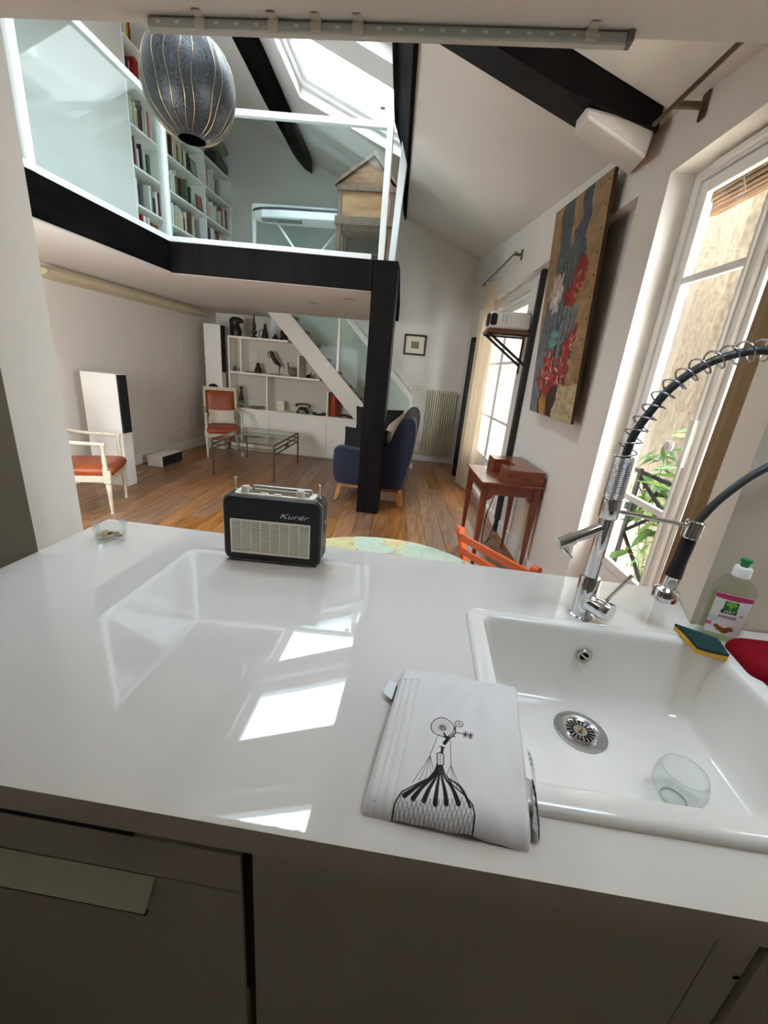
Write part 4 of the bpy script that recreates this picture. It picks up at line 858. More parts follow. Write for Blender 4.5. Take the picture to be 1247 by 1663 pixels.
MB().tube(spline([(-3.70,5.56,.008),(-3.6,5.8,.008),(-3.66,6.1,.008),(-3.72,6.35,.008)],6),.005,6).build('floor_cable', mat('beige_cable', lin(214,190,150), .5), smooth=True, label='pale cable on the floor behind the low speaker', cat='cable')
MB().tube(spline([(-3.56,5.06,.006),(-3.5,4.8,.006),(-3.55,4.6,.006),(-3.6,4.4,.006)],6),.004,6).build('floor_cable', mat('white_cable', (1,1,1)), smooth=True, label='white cable on the floor between two speakers', cat='cable')
def outlet(name, M, c, label, dark=True):
    t = thing(name, c, label, 'socket'); o = Vector(c)
    m = MB(); m.obox(o, (.08,.008,.08), M); m.build('plate', TRIMW, t, bevel=.003)
    m = MB(); m.lathe([(.022,0),(.022,.001),(0,.001)], o+M@Vector((0,-.0045,0)), 18, M@RX(PI/2)); m.build('socket_well', mat('socket_grey', lin(176,172,166), .5), t)
    for dx in (-.009,.009): MB().lathe([(.003,0),(.003,.0015),(0,.0015)], o+M@Vector((dx,-.006,0)), 8, M@RX(PI/2)).build('contact_hole', DARK, t)
outlet('wall_socket', RZ(PI/2), (-3.784,5.02,.30), 'white socket on the left wall above the low speaker')
outlet('wall_socket', RZ(PI/2), (-3.784,6.02,.33), 'white socket on the left wall behind the armchair')
for k, x in enumerate((-.30,-.17)):
    t = thing('light_switch', (x,7.44,1.25), ('left' if k == 0 else 'right')+' white wall switch above the radiator', 'switch', 'switches on the back wall')
    MB().box(x-.045,x+.045,7.440,7.449,1.215,1.295).build('plate', mat('switch_beige', lin(206,196,186), .5), t, bevel=.003); MB().box(x-.016,x+.016,7.434,7.441,1.235,1.275).build('rocker', TRIMW, t, bevel=.002)
# framed print
t = thing('framed_picture', (-.305,7.43,1.79), 'small engraving in a dark frame on the back wall', 'picture')
c = Vector((-.306,7.435,1.943)); w2, h2 = .185, .163; FR = mat('dark_walnut_frame', lin(48,28,20), .4)
for x0,x1,z0,z1 in ((-w2,w2,h2-.03,h2),(-w2,w2,-h2,-h2+.03),(-w2,-w2+.03,-h2+.03,h2-.03),(w2-.03,w2,-h2+.03,h2-.03)): MB().box(c.x+x0,c.x+x1,7.418,7.448,c.z+z0,c.z+z1).build('frame_side', FR, t, bevel=.004)
MB().box(c.x-w2+.03,c.x+w2-.03,7.436,7.446,c.z-h2+.03,c.z+h2-.03).build('mount', mat('cream_mount', lin(226,218,202), .8), t)
m = MB(); n = 30; m.grid([[(c.x-.065+.13*i/n,7.435,c.z-.055+.11*j/n) for i in range(n+1)] for j in range(n+1)]); o = m.build('engraving', printed('engraving_print', .8), t)
setcol(o, np.array([[k*(.35+.9*abs(mnoise.noise(Vector((i*.22,j*.18,.7))))*(1.2-abs(i-15)/22)) for k in lin(170,160,120)] for j in range(n+1) for i in range(n+1)]))
# radiator
t = thing('radiator', (.25,7.4,.13), 'cream column radiator on the back wall', 'radiator'); RAD = mat('cream_enamel', lin(206,196,170), .4)
for k in range(13):
    x = .03+.46*k/12; MB().loops([rrect(x-.0145,x+.0145,7.365,7.425,.013,z,3) for z in (.135,.15,1.235,1.25)], True, True).build('radiator_column', RAD, t, smooth='auto')
for z in (.16,1.22): MB().tube([(.0,7.395,z),(.52,7.395,z)],.016,12).build('header_pipe', RAD, t, smooth='auto')
MB().tube([(.0,7.395,.16),(-.05,7.395,.16),(-.12,7.42,.16)],.010,8).build('supply_pipe', RAD, t, smooth='auto')
MB().lathe([(.018,0),(.02,.02),(.016,.05),(0,.055)], (.525,7.395,1.22), 14, RY(PI/2)).build('valve', RAD, t, smooth='auto')
for x in (.1,.42): MB().box(x-.01,x+.01,7.42,7.45,.3,.34).build('bracket', RAD, t)
# sofa (seen from its arm; seat faces left)
NAVY = mat('navy_wool', lin(36,42,62), .9, var=.12, scale=90, sheen=.15, bump=.25, bscale=300); OAKL = wood('light_oak_leg', lin(170,112,60), lin(206,150,92), (20,20,4), .4)
t = thing('sofa', (-.5,5.3,0), 'navy blue sofa on light wooden legs behind the dark post', 'sofa')
SY0, SY1 = 4.52, 6.15
prof = [(-.985,.60),(-.955,.635),(-.90,.645),(-.66,.625),(-.46,.63),(-.38,.70),(-.30,.86),(-.235,1.0),(-.185,1.035),(-.12,1.03),(-.075,.95),(-.07,.75),(-.12,.42),(-.17,.23),(-.24,.20),(-.60,.205),(-.90,.215),(-.965,.26),(-.99,.40)]
def sofa_slab(y0, y1, pr, nm, par):
    cx_ = sum(p[0] for p in pr)/len(pr); cz_ = sum(p[1] for p in pr)/len(pr); S = spline([(p[0],0,p[1]) for p in pr+pr[:1]],3)[:-1]; L = []
    for y, k in ((y0+.0,.90),(y0+.012,.95),(y0+.035,.985),(y0+.06,1),(y1-.06,1),(y1-.035,.985),(y1-.012,.95),(y1,.90)):
        L.append([(cx_+(p.x-cx_)*(1-(1-k)*.55), y, cz_+(p.z-cz_)*(1-(1-k)*.6)) for p in S])
    m = MB(); m.loops(L, True, True); return m.build(nm, NAVY, par, smooth='auto')
sofa_slab(SY0, SY0+.17, prof, 'arm', t); sofa_slab(SY1-.17, SY1, prof, 'arm', t)
bp2 = [(-.42,.44),(-.34,.80),(-.25,.99),(-.185,1.025),(-.12,1.02),(-.08,.94),(-.075,.75),(-.12,.42),(-.17,.24),(-.40,.24)]
sofa_slab(SY0+.10, SY1-.10, bp2, 'backrest', t)
sofa_slab(SY0+.17, SY1-.17, [(-.97,.40),(-.95,.45),(-.70,.455),(-.36,.44),(-.33,.34),(-.40,.25),(-.92,.25),(-.97,.30)], 'seat_cushion', t)
MB().box(-.92,-.20,SY0+.06,SY1-.06,.17,.215).build('base_frame', OAKL, t, bevel=.004)
for x, dx in ((-.90,-.05),(-.22,.045)):
    for y in (SY0+.09, SY1-.09):
        w_ = .032 if x < -.5 else .05; m = MB(); m.loops([[(x+dx*f-w_*k,y-w_*k,z),(x+dx*f+w_*k,y-w_*k,z),(x+dx*f+w_*k,y+w_*k,z),(x+dx*f-w_*k,y+w_*k,z)] for f,k,z in ((1,.6,0),(0,1,.175))], True, True); m.build('leg', OAKL, t, bevel=.003)
BLK = mat('black_linen', (.012,.012,.014), .9, bump=.3, bscale=200)
pillow('cushion', (-.54,5.0,.84), (.58,.46,.14), RZ(.1)@RX(PI/2-.25), BLK, 'large black cushion standing up behind the post', group='sofa cushions')
pillow('cushion', (-.66,4.78,.645), (.52,.40,.13), RZ(0)@RX(PI/2-.3), BLK, 'black cushion leaning on the near sofa arm', group='sofa cushions')
pillow('cushion', (-.30,4.90,.80), (.36,.36,.11), RZ(-.5)@RX(PI/2-.3)@RZ(.75), mat('oatmeal_linen', lin(206,192,170), .95, bump=.4, bscale=180), 'small oatmeal cushion on end in the sofa corner', group='sofa cushions')
pillow('blue_cloth', (-1.02,5.15,.40), (.14,.2,.07), RY(.9), mat('pale_blue_cloth', lin(170,182,214), .9), 'pale blue cloth hanging over the sofa front', 'cloth')
t = thing('storage_box', (-.32,4.9,0), 'flat white box pushed under the sofa', 'box'); MB().box(-.42,-.20,4.75,5.15,.002,.10).build('box_body', LACQ, t, bevel=.003); MB().box(-.425,-.195,4.745,5.155,.10,.115).build('lid', LACQ, t, bevel=.002)
# living window curtain, rod, tower
def cloth_mat(name, col, tr=.45):
    m = bpy.data.materials.new(name); m.use_nodes = True; nt = m.node_tree; nt.nodes.clear(); N = nt.nodes.new; L = nt.links.new
    o = N('ShaderNodeOutputMaterial'); d = N('ShaderNodeBsdfDiffuse'); t_ = N('ShaderNodeBsdfTranslucent'); mx = N('ShaderNodeMixShader'); mx.inputs[0].default_value = tr
    d.inputs[0].default_value = (*col,1); t_.inputs[0].default_value = (*col,1); L(d.outputs[0], mx.inputs[1]); L(t_.outputs[0], mx.inputs[2]); L(mx.outputs[0], o.inputs[0]); return m
CUR = cloth_mat('cream_cotton_curtain', lin(226,210,186), .14)
def curtain(name, p0, p1, ztop, zbot, folds, amp, mt, label, pinch=None):
    m = MB(); n = folds*10; G = []
    p0, p1 = Vector(p0), Vector(p1); d = (p1-p0); nrm = Vector((-d.y,d.x,0)).normalized()
    for i in range(25):
        f = i/24; z = ztop+(zbot-ztop)*f; row = []
        k = 1.0
        if pinch: k = 1-.42*math.exp(-((f-.10)/.07)**2)*1.0 if f > .03 else .9
        for j in range(n+1):
            u = j/n; uu = .5+(u-.5)*k; a = amp*(.6+.4*f)*math.sin(u*folds*2*PI+.6*math.sin(f*3+u*5)); p = p0+d*uu+nrm*a; row.append((p.x,p.y,z))
        G.append(row)
    m.grid(G); o = m.build(name, mt, smooth=True, label=label, cat='curtain')
    return o
c0, c1 = Vector((.655,6.02,0)), Vector((.715,5.62,0))
curtain('curtain', (.575,6.1,0), (.735,5.66,0), 2.66, .01, 5, .05, CUR, 'long cream curtain gathered beside the far window', True)
BRS = mat('aged_brass_rod', lin(110,102,78), .35, .8)
def rod(name, a, b, brk, off, label):
    t = thing(name, a, label, 'curtain rod'); a, b = Vector(a), Vector(b)
    MB().tube([a,b],.010,12).build('rod', BRS, t, smooth='auto')
    for y in brk:
        f = (y-a.y)/(b.y-a.y); p = a.lerp(b,f); wx = xw(y)-.08
        m = MB(); m.bar(p, (wx,y,p.z), .02, .022); m.build('bracket_arm', BRS, t, bevel=.003); m = MB(); m.box(wx-.012,wx,y-.022,y+.022,p.z-.045,p.z+.045); m.build('bracket_plate', BRS, t, bevel=.003)
    return t
rt = rod('curtain_rod', (.70,4.72,2.70), (.565,6.4,2.70), (4.80,6.3), .13, 'brass curtain rod above the far window')
MB().tube([(.71,4.80,2.69),(.70,4.9,2.4),(.69,5.0,2.15)],.002,5).build('pull_cord', mat('white_cable', (1,1,1)), smooth=True, label='thin pull cord hanging from the far curtain rod', cat='cord')
t = thing('media_tower', (.60,6.55,0), 'tall narrow black slatted tower beside the cream curtain', 'tower')
m = MB(); m.prism([(.545,6.5),(.675,6.5),(.675,6.68),(.545,6.68)], 0, 2.06); m.build('tower_body', mat('tower_black', (.006,.006,.006), .6, spec=.1), t, bevel=.004)
for k in range(46): MB().box(.553,.667,6.494,6.502,.08+k*.042,.08+k*.042+.02).build('slot_ridge', mat('gloss_black_slat', (.012,.012,.013), .35, spec=.25), t)
# black pole with projector shelf
t = thing('steel_upright', (.895,4.17,0), 'black steel upright carrying the projector shelf', 'post')
MB().box(.855,.905,4.13,4.18,0,2.44).build('upright', BLACKM, t, bevel=.003)
for y in (4.235,4.265): MB().tube([(.872,y,.1),(.872,y,2.0)],.006,8).build('conduit', BLACKM, t, smooth=True)
t = thing('projector_shelf', (.68,4.3,1.9), 'wooden bracket shelf holding the projector', 'shelf')
MB().box(.475,.868,4.17,4.52,1.915,1.945).build('board', wood('reddish_shelf_wood', lin(84,50,34), lin(120,76,52), (4,30,30), .4), t, bevel=.003)
for y in (4.21,4.46):
    MB().bar((.50,y,1.912),(.862,y,1.66),.016,.022).build('brace', BLACKM, t); MB().bar((.48,y,1.908),(.862,y,1.908),.016,.012).build('bracket_rail', BLACKM, t)
MB().bar((.868,4.46,1.58),(.868,4.46,1.91),.014,.014).build('bracket_upright', BLACKM, t)
t = thing('projector', (.68,4.33,1.945), 'white video projector on the bracket shelf', 'projector'); PRJ = mat('projector_white', lin(216,212,204), .4)
m = MB(); m.loops([rrect(.485+d,.862-d,4.19+d,4.50-d,.03,z,4) for d,z in ((.012,1.955),(0,1.97),(0,2.075),(.006,2.09),(.03,2.10))], True, True); m.build('projector_body', PRJ, t, smooth='auto')
m = MB(); m.loops([[(.485+dx,p[0],p[1]) for p in rrect(4.20+d,4.34-d,1.972+d*.6,2.082-d*.6,.03,0,5)] for dx,d in ((.004,0),(-.012,.004),(-.016,.012))], True, True); m.build('lens_hood', BLACKP, t, smooth='auto')
m = MB(); m.loops([[(p[0],4.19+dy,p[1]) for p in rrect(.492+d,.552-d,1.975+d,2.08-d,.022,0,5)] for dy,d in ((.004,0),(-.006,.004))], True, True); m.build('lens_window', BLACKP, t, smooth='auto')
for x in (.60,.63): MB().box(x,x+.004,4.187,4.192,2.0,2.07).build('panel_seam', mat('seam_grey', lin(150,146,140), .6), t)
for x in (.51,.84):
    for y in (4.22,4.47): MB().lathe([(.01,0),(.01,.011)], (x,y,1.945), 10).build('foot', BLACKP, t)
MB().box(.84,.868,4.30,4.46,1.95,2.11).build('cable_box', BLACKP, label='black box wedged behind the projector', cat='box')
# desk
MAH = wood('mahogany', lin(92,42,26), lin(142,72,44), (6,26,26), .28, 0, .25, .06); MAHV = wood('mahogany_leg', lin(92,42,26), lin(142,72,44), (26,26,5), .28, 0, .25, .06)
t = thing('writing_desk', (.50,3.10,0), 'small mahogany writing desk with a raised gallery by the wall', 'desk', rotz=.09, local=True)   # local x = depth to wall, y = along wall
DW, DL, DH = .46, .62, .765
for x in (.03,DW-.03):
    for y in (.03,DL-.03):
        m = MB(); m.loops([[(x-k,y-k,z),(x+k,y-k,z),(x+k,y+k,z),(x-k,y+k,z)] for k,z in ((.011,0),(.024,DH-.17),(.025,DH-.02))], True, True); m.build('leg', MAHV, t, bevel=.003)
def apron(a, b, fixed, axis, nm):
    pts = [(a,DH-.02),(b,DH-.02),(b,DH-.15)]+[(b-.03*(1-math.cos(k*PI/10)) if False else b-.05*math.sin(k*PI/10), DH-.15+.045*(1-math.cos(k*PI/10))) for k in range(1,6)]+[(a+.05*math.sin(k*PI/10), DH-.15+.045*(1-math.cos(k*PI/10))) for k in range(5,0,-1)]+[(a,DH-.15)]
    m = MB(); m.extr([(p[0],fixed,p[1]) if axis == 'x' else (fixed,p[0],p[1]) for p in pts], (0,.02,0) if axis == 'x' else (.02,0,0)); m.build(nm, MAH, t)
apron(.05,DW-.05,.02,'x','apron'); apron(.05,DW-.05,DL-.04,'x','apron'); apron(.05,DL-.05,.02,'y','apron'); apron(.05,DL-.05,DW-.04,'y','apron')
MB().box(-.012,DW+.006,-.012,DL+.012,DH-.02,DH).build('desk_top', MAH, t, bevel=.004)
for y0, y1 in ((0.0,.20),(DL-.20,DL)):
    g = MB().box(.17,DW,y0,y1,DH,DH+.105).build('gallery_box', MAH, t, bevel=.003); MB().box(.165,.171,y0+.01,y1-.01,DH+.012,DH+.092).build('drawer_front', MAHV, g, bevel=.002); MB().lathe([(.006,0),(.008,.01),(0,.014)], (.166,(y0+y1)/2,DH+.05), 10, RY(-PI/2)).build('drawer_knob', mat('brass', (.6,.4,.2)), g, smooth='auto')
MB().box(.30,DW,.20,DL-.20,DH,DH+.105).build('gallery_back', MAH, t, bevel=.003)
MB().tube(spline([(.86,4.05,.35),(.80,3.95,.05),(.74,3.8,.012),(.68,3.7,.02),(.66,3.62,.3),(.70,3.6,.55)],6),.005,6).build('desk_cable', BLACKP, smooth=True, label='loose black cable hanging under the desk', cat='cable')

# ---------------------------------------------------------------- painting
PBL, PBR, PTR, PTL = Vector((.862,3.645,1.291)), Vector((.931,2.783,1.276)), Vector((.852,2.783,2.634)), Vector((.777,3.645,2.690))
t = thing('flower_painting', (.89,3.2,1.28), 'tall floral canvas with red blooms leaning off the wall', 'painting')
nu, nv = 110, 180; u, v = np.meshgrid(np.linspace(0,1,nu), np.linspace(0,1,nv))
def fn(sx, sy, seed, oct_=4): return np.array([[mnoise.fractal(Vector((a*sx+seed,b*sy,seed*1.7)),.9,2.0,oct_) for a in np.linspace(0,1,nu)] for b in np.linspace(0,1,nv)])
n1, n2_, n3 = fn(4,9,1.1), fn(11,24,5.3), fn(30,60,9.1,2)
C = np.ones((nv,nu,3))*np.array(lin(148,116,80)); C *= (1+.30*n2_[...,None]+.15*n1[...,None])
def paint(mask, col, var=.30): C[mask] = np.array(lin(*col))*(1+var*n3[mask][:,None]+.30*n2_[mask][:,None])
U = u+.05*n1+.02*n2_; V_ = v+.03*n1
paint((U > .20) & (U < .44) & (V_ > .70), (72,82,84)); paint((U > .50) & (U < .74) & (V_ > .60) & ~((V_ > .86) & (U < .58)), (66,74,80)); paint((U > .26) & (U < .62) & (V_ > .50) & (V_ < .80), (84,88,86))
paint((U < .52) & (V_ < .60) & (V_ > .10) & (U > .04+.3*np.clip(V_-.35,0,1)), (94,96,102)); paint((U < .40) & (V_ < .32), (108,110,116)); paint((U > .48) & (U < .80) & (V_ < .52) & (V_ > .20), (112,114,112)); paint((U > .78) & (V_ < .5) & (n1 > 0), (150,120,84))
paint((U > .52) & (V_ < .16), (176,156,120)); paint((U > .42) & (U < .60) & (V_ < .15), (60,50,42)); paint(((U-.30)/.10)**2+((V_-.06)/.09)**2 < 1, (172,120,48)); paint((abs(U-.24) < .02) & (V_ < .14), (40,34,30))
def blob(cx_, cy_, rx, ry, col, ang=0, rag=.55):
    x, y = u-cx_, (v-cy_)*1.6; xr, yr = x*math.cos(ang)+y*math.sin(ang), -x*math.sin(ang)+y*math.cos(ang); th = np.arctan2(yr,xr)
    paint((xr/rx)**2+(yr/(ry*1.6))**2 < 1+rag*np.sin(th*9+cx_*20)*.5+rag*n2_*1.2, col)
for k in range(6):
    x0 = .36+.05*k; cv = np.abs(u-(x0+.10*np.sin(v*5+k)*.5+(v-.3)*.05)) < .007; paint(cv & (v > .18) & (v < .74), [(46,50,46),(60,78,66),(40,38,36)][k % 3])
blob(.30,.60,.13,.085,(176,158,150)); blob(.31,.58,.05,.04,(206,196,188)); blob(.36,.56,.02,.02,(110,130,70))
blob(.72,.665,.085,.075,(140,34,28),.9); blob(.60,.575,.14,.045,(146,38,30)); blob(.66,.61,.05,.05,(160,54,42)); blob(.77,.69,.05,.05,(126,28,24),.8)
blob(.36,.395,.09,.05,(96,140,130)); blob(.72,.37,.15,.04,(142,40,32),.8); blob(.60,.33,.05,.04,(46,60,54)); blob(.70,.33,.10,.05,(156,54,40))
for cx_, cy_, r in ((.34,.27,.13),(.24,.185,.12),(.42,.20,.13),(.62,.225,.15),(.34,.13,.08)): blob(cx_,cy_,r,r*.42,(146,44,36),rag=.9); blob(cx_+.02,cy_+.012,r*.55,r*.2,(170,74,58),rag=1.2)
for k in range(110):
    a = rng.random()*2*PI; cx_, cy_ = [(.34,.27),(.24,.185),(.42,.20),(.62,.225),(.66,.16),(.66,.61),(.7,.36)][k % 7]; r0, r1 = .02+.05*rng.random(), .07+.06*rng.random()
    ax_, ay_ = cx_+r0*math.cos(a), cy_+r0*.6*math.sin(a); bx_, by_ = cx_+r1*math.cos(a), cy_+r1*.6*math.sin(a); d0, d1 = bx_-ax_, by_-ay_; L2 = d0*d0+d1*d1; tt = np.clip(((u-ax_)*d0+(v-ay_)*d1)/L2,0,1)
    paint(((u-ax_-tt*d0)**2+((v-ay_-tt*d1)*1.6)**2) < .0045**2, [(206,186,170),(190,96,76),(120,30,26),(70,60,56)][k % 4])
m = MB(); m.grid([[PBL.lerp(PBR,a).lerp(PTL.lerp(PTR,a),b) for a in np.linspace(0,1,nu)] for b in np.linspace(0,1,nv)]); cv = m.build('canvas', printed('oil_paint', .55, .4, .35, 220), t, smooth=True); setcol(cv, np.clip(C,0.002,1).reshape(-1,3))
nrm = (PBR-PBL).cross(PTL-PBL).normalized(); nrm = nrm if nrm.x > 0 else -nrm
q4 = [PBL,PBR,PTR,PTL]; m = MB(); m.hexa([p+nrm*.002 for p in q4]+[p+nrm*.022 for p in q4]); m.build('stretcher', mat('shaded_canvas_edge', lin(72,54,36), .8), t)  # edge colour darkened to stand for the shadow beside the canvas
for k in range(12):
    p = PBR.lerp(PTR,.03+.94*k/11).lerp(PBL.lerp(PTL,.03+.94*k/11),.045); MB().lathe([(.006,0),(.004,.003),(0,.004)], p, 8, (-nrm).to_track_quat('Z','Y').to_matrix()).build('tack', BLACKM, t)
MB().tube([(PTL+PTR)/2+nrm*.03+Vector((0,0,-.2)), Vector((xw(3.2)-.085,3.2,2.66))],.002,5).build('hanging_wire', STEEL, t)
# kitchen window curtain and rod
curtain('curtain', (.965,1.22,0), (.995,1.545,0), 2.60, .02, 4, .018, cloth_mat('shaded_cream_curtain', lin(120,98,72), .05), 'cream curtain toned brown for shade at the near side of the tall window')  # cream cloth; its shade is put into the brown colour
rod('curtain_rod', (.848,2.36,2.62), (.94,1.2,2.62), (2.22,1.30), .12, 'greenish brass curtain rod over the tall window')
# ================================================================= SHELVES UNDER THE STAIR
t = thing('shelf_unit', (-2.4,6.9,0), 'white built-in shelves and cupboards under the staircase', 'shelves')
SY, SB = 6.745, 7.06
MB().box(-3.26,-1.10,SY+.02,SB,0,.675).build('carcass', SHELFW, t)
for x0, x1 in ((-3.25,-2.585),(-2.565,-1.60),(-1.58,-1.10)): MB().box(x0,x1,SY,SY+.018,.02,.645).build('cupboard_door', LACQ, t, bevel=.002)
m = MB(); m.box(-3.27,-1.06,SY-.03,SB,.675,.70); m.build('cupboard_top', SHELFW, t, bevel=.003)
MB().prism([(-3.26,SB),(-.95,SB),(-.95,SB+.012),(-3.26,SB+.012)], 0, .7).build('back_panel', SHELFW, t)
m = MB(); m.extr([(-3.26,SB,.7),(-1.20,SB,.7),(-2.28,SB,1.80),(-2.28,SB,1.81),(-3.26,SB,1.81)], (0,.012,0)); m.build('back_panel', mat('shelf_back_grey', lin(206,198,186), .7), t)
for x0, x1, z in ((-3.25,-1.74,1.255),(-3.25,-2.27,1.79)): MB().box(x0,x1,SY,SB,z-.015,z+.015).build('shelf', SHELFW, t, bevel=.002)
for x, z0, z1 in ((-3.245,.70,1.79),(-3.045,1.27,1.775),(-2.095,1.27,1.60),(-2.615,.70,1.24),(-1.60,.70,1.08)): MB().box(x-.012,x+.012,SY+.005,SB,z0,z1).build('divider', SHELFW, t, bevel=.002)
# objects on the shelves
FG = 'ornaments on the shelves under the stair'; BZ = mat('dark_bronze', (.03,.025,.02), .4, .6); PEW = mat('dark_pewter', (.05,.045,.04), .35, .7)
T3, T2, T1 = 1.806, 1.271, .701
def orn(name, m, mt, label, cat, smooth='auto'): return m.build(name, mt, smooth=smooth, label=label, cat=cat, group=FG)
yb = 6.86
m = MB(); m.loops([[(-3.17+dx+w_*math.cos(a)*1.0, yb+w_*.8*math.sin(a), T3+z) for a in [2*PI*k/14 for k in range(14)]] for dx,w_,z in ((.0,.085,0),(.01,.095,.06),(.0,.09,.12),(-.01,.075,.16),(-.015,.08,.20),(-.01,.085,.235),(.0,.06,.27),(.0,.02,.285))], True, True)
m.tube([(-3.12,yb,T3+.235),(-3.06,yb,T3+.225),(-3.03,yb,T3+.205)],[.05,.03,.006],10); orn('animal_sculpture', m, BZ, 'black animal head sculpture at the left end of the top shelf', 'sculpture')
m = MB(); m.lathe([(.05,0),(.055,.01),(.02,.03),(.018,.05),(.045,.075),(.045,.10),(.02,.125),(.03,.14),(.034,.17),(.02,.21),(.012,.25),(.012,.34),(0,.345)], (-2.86,yb,T3), 14); orn('oil_lamp', m, PEW, 'tall thin oil lamp on the top shelf', 'lamp')
m = MB(); m.lathe([(.055,0),(.05,.04),(.038,.10),(.03,.14),(.02,.17),(.024,.19),(.012,.215),(0,.22)], (-2.68,yb,T3), 14); m.tube(spline([(-2.72,yb,T3+.12),(-2.77,yb,T3+.11),(-2.77,yb,T3+.04),(-2.73,yb,T3+.03)],4),.006,6); orn('coffee_pot', m, PEW, 'dark handled coffee pot on the top shelf', 'pot')
t2 = thing('oil_lamp', (-2.51,yb,T3), 'oil lamp with a clear chimney on the top shelf', 'lamp', FG); MB().lathe([(.05,0),(.055,.02),(.03,.05),(.02,.06),(.02,.08)], (-2.51,yb,T3), 14).build('lamp_base', PEW, t2, smooth='auto'); MB().lathe([(.02,.08),(.035,.12),(.035,.15),(.02,.2),(.018,.27)], (-2.51,yb,T3), 14).build('chimney', TUMB, t2, smooth=True)
m = MB(); m.lathe([(.045,0),(.04,.02),(.02,.05),(.032,.08),(.025,.13),(.01,.16),(.014,.19),(0,.2)], (-2.40,yb,T3), 12); orn('oil_lamp', m, BZ, 'squat dark lamp fourth along the top shelf', 'lamp')
m = MB(); m.lathe([(.035,0),(.04,.03),(.03,.07),(.012,.10),(0,.11)], (-2.33,6.80,T3), 12); orn('small_jar', m, BZ, 'small dark jar at the stair end of the top shelf', 'jar')
for k, x in enumerate((-3.20,-3.14,-3.09)): m = MB(); m.lathe([(.02,0),(.024,.03),(.016,.06),(.02,.075)], (x,yb,T2), 12); orn('small_cup', m, TUMB if k else PEW, ['dark','clear left','clear right'][k]+' little cup in the left cell of the middle shelf', 'cup')
m = MB(); m.box(-2.99,-2.86,yb-.06,yb+.06,T2,T2+.012); orn('flat_case', m, BLACKP, 'flat black case lying on the middle shelf', 'case', False)
t2 = thing('oil_lamp', (-2.80,yb,T2), 'dark ribbed oil lamp with a clear chimney on the middle shelf', 'lamp', FG); MB().lathe([(.055,0),(.06,.03),(.05,.08),(.03,.10),(.035,.13),(.02,.16)], (-2.80,yb,T2), 14).build('lamp_base', BZ, t2, smooth='auto'); MB().lathe([(.02,.16),(.024,.20),(.013,.24),(.012,.36)], (-2.80,yb,T2), 12).build('chimney', TUMB, t2, smooth=True)
t2 = thing('dancer_statuette', (-2.46,yb,T2), 'slim dark arched figure on a flat base on the middle shelf', 'statuette', FG)
MB().box(-2.60,-2.40,yb-.04,yb+.04,T2,T2+.01).build('base', BZ, t2)
m = MB(); m.tube(spline([(-2.44,yb,T2+.01),(-2.445,yb,T2+.09),(-2.44,yb,T2+.15),(-2.50,yb,T2+.20),(-2.555,yb,T2+.28),(-2.575,yb,T2+.34),(-2.585,yb,T2+.36)],6),[.006]*6+[.009]*4+[.022]*6+[.034]*8+[.036]*7+[.018]*6,10); m.tube(spline([(-2.575,yb,T2+.34),(-2.625,yb,T2+.34),(-2.63,yb,T2+.29),(-2.605,yb,T2+.25)],4),.007,6); m.build('figure', BZ, t2, smooth='auto')
m = MB(); m.loops([[(-2.23+dx+.075*k*math.cos(a), yb+.05*k*math.sin(a), T2+z) for a in [2*PI*i/14 for i in range(14)]] for dx,k,z in ((.01,.4,.0),(.01,.9,.03),(0,1,.07),(-.005,.85,.11),(-.02,.4,.14),(-.03,.1,.145))], True, True); m.tube(spline([(-2.275,yb,T2+.10),(-2.295,yb,T2+.16),(-2.29,yb,T2+.195),(-2.315,yb,T2+.19)],4),[.02]*4+[.011]*5+[.013]*4,8); orn('duck_figure', m, mat('olive_pottery', lin(120,108,84), .6), 'olive pottery duck on the middle shelf', 'figurine')
m = MB(); m.loops([[(-1.96+dx+.05*k*math.cos(a), yb+.03*k*math.sin(a), T2+z) for a in [2*PI*i/10 for i in range(10)]] for dx,k,z in ((0,.5,0),(0,1,.02),(.01,.7,.045),(.02,.2,.055))], True, True); m.tube([(-1.93,yb,T2+.04),(-1.90,yb,T2+.10)],[.012,.004],8); orn('bird_figure', m, BZ, 'small dark bird in the right cell of the middle shelf', 'figurine')
t2 = thing('glass_vase', (-3.09,6.84,T1), 'clear glass vase with dark and white pebbles beside the armchair', 'vase', FG); MB().lathe([(.03,0),(.055,.02),(.06,.09),(.05,.17),(.055,.27),(.068,.36),(.066,.36),(.052,.27),(.047,.17),(.055,.09)], (-3.09,6.84,T1), 18).build('vase_body', TUMB, t2, smooth=True)
m = MB(); m.lathe([(0,.10),(.035,.11),(.04,.15),(.02,.20),(.015,.27),(.03,.33)], (-3.09,6.84,T1), 10); m.build('twig', BZ, t2, smooth='auto')
for k in range(9): a = k*2.4; MB().lathe([(0,-.014),(.012,-.009),(.016,0),(.012,.009),(0,.014)], (-3.09+.026*math.cos(a),6.84+.026*math.sin(a),T1+.024+.026*(k//4)), 8).build('pebble', LACQ if k % 2 else BZ, t2, smooth=True)
m = MB(); m.lathe([(.05,0),(.13,.012),(.16,.03),(.15,.03),(.12,.016),(0,.012)], (-2.85,6.86,T1), 20); orn('glass_bowl', m, glass('grey_glass', (.62,.62,.58), 1.5, 0, 1.2), 'shallow greyish glass bowl on the cupboard top', 'bowl')
m = MB(); m.box(-2.475,-2.355,6.85,6.90,T1,T1+.165); orn('blank_card', m, mat('ivory_card', lin(226,220,204), .7), 'upright ivory card on the cupboard top', 'card', False)
for k, x in enumerate((-2.27,-2.17)): m = MB(); m.lathe([(.025,0),(.006,.006),(.006,.05),(.03,.075),(.034,.11),(.026,.14)], (x,6.92,T1), 12); orn('wine_glass', m, TUMB, ['left','right'][k]+' clear stemmed glass behind the black telephone', 'glass')
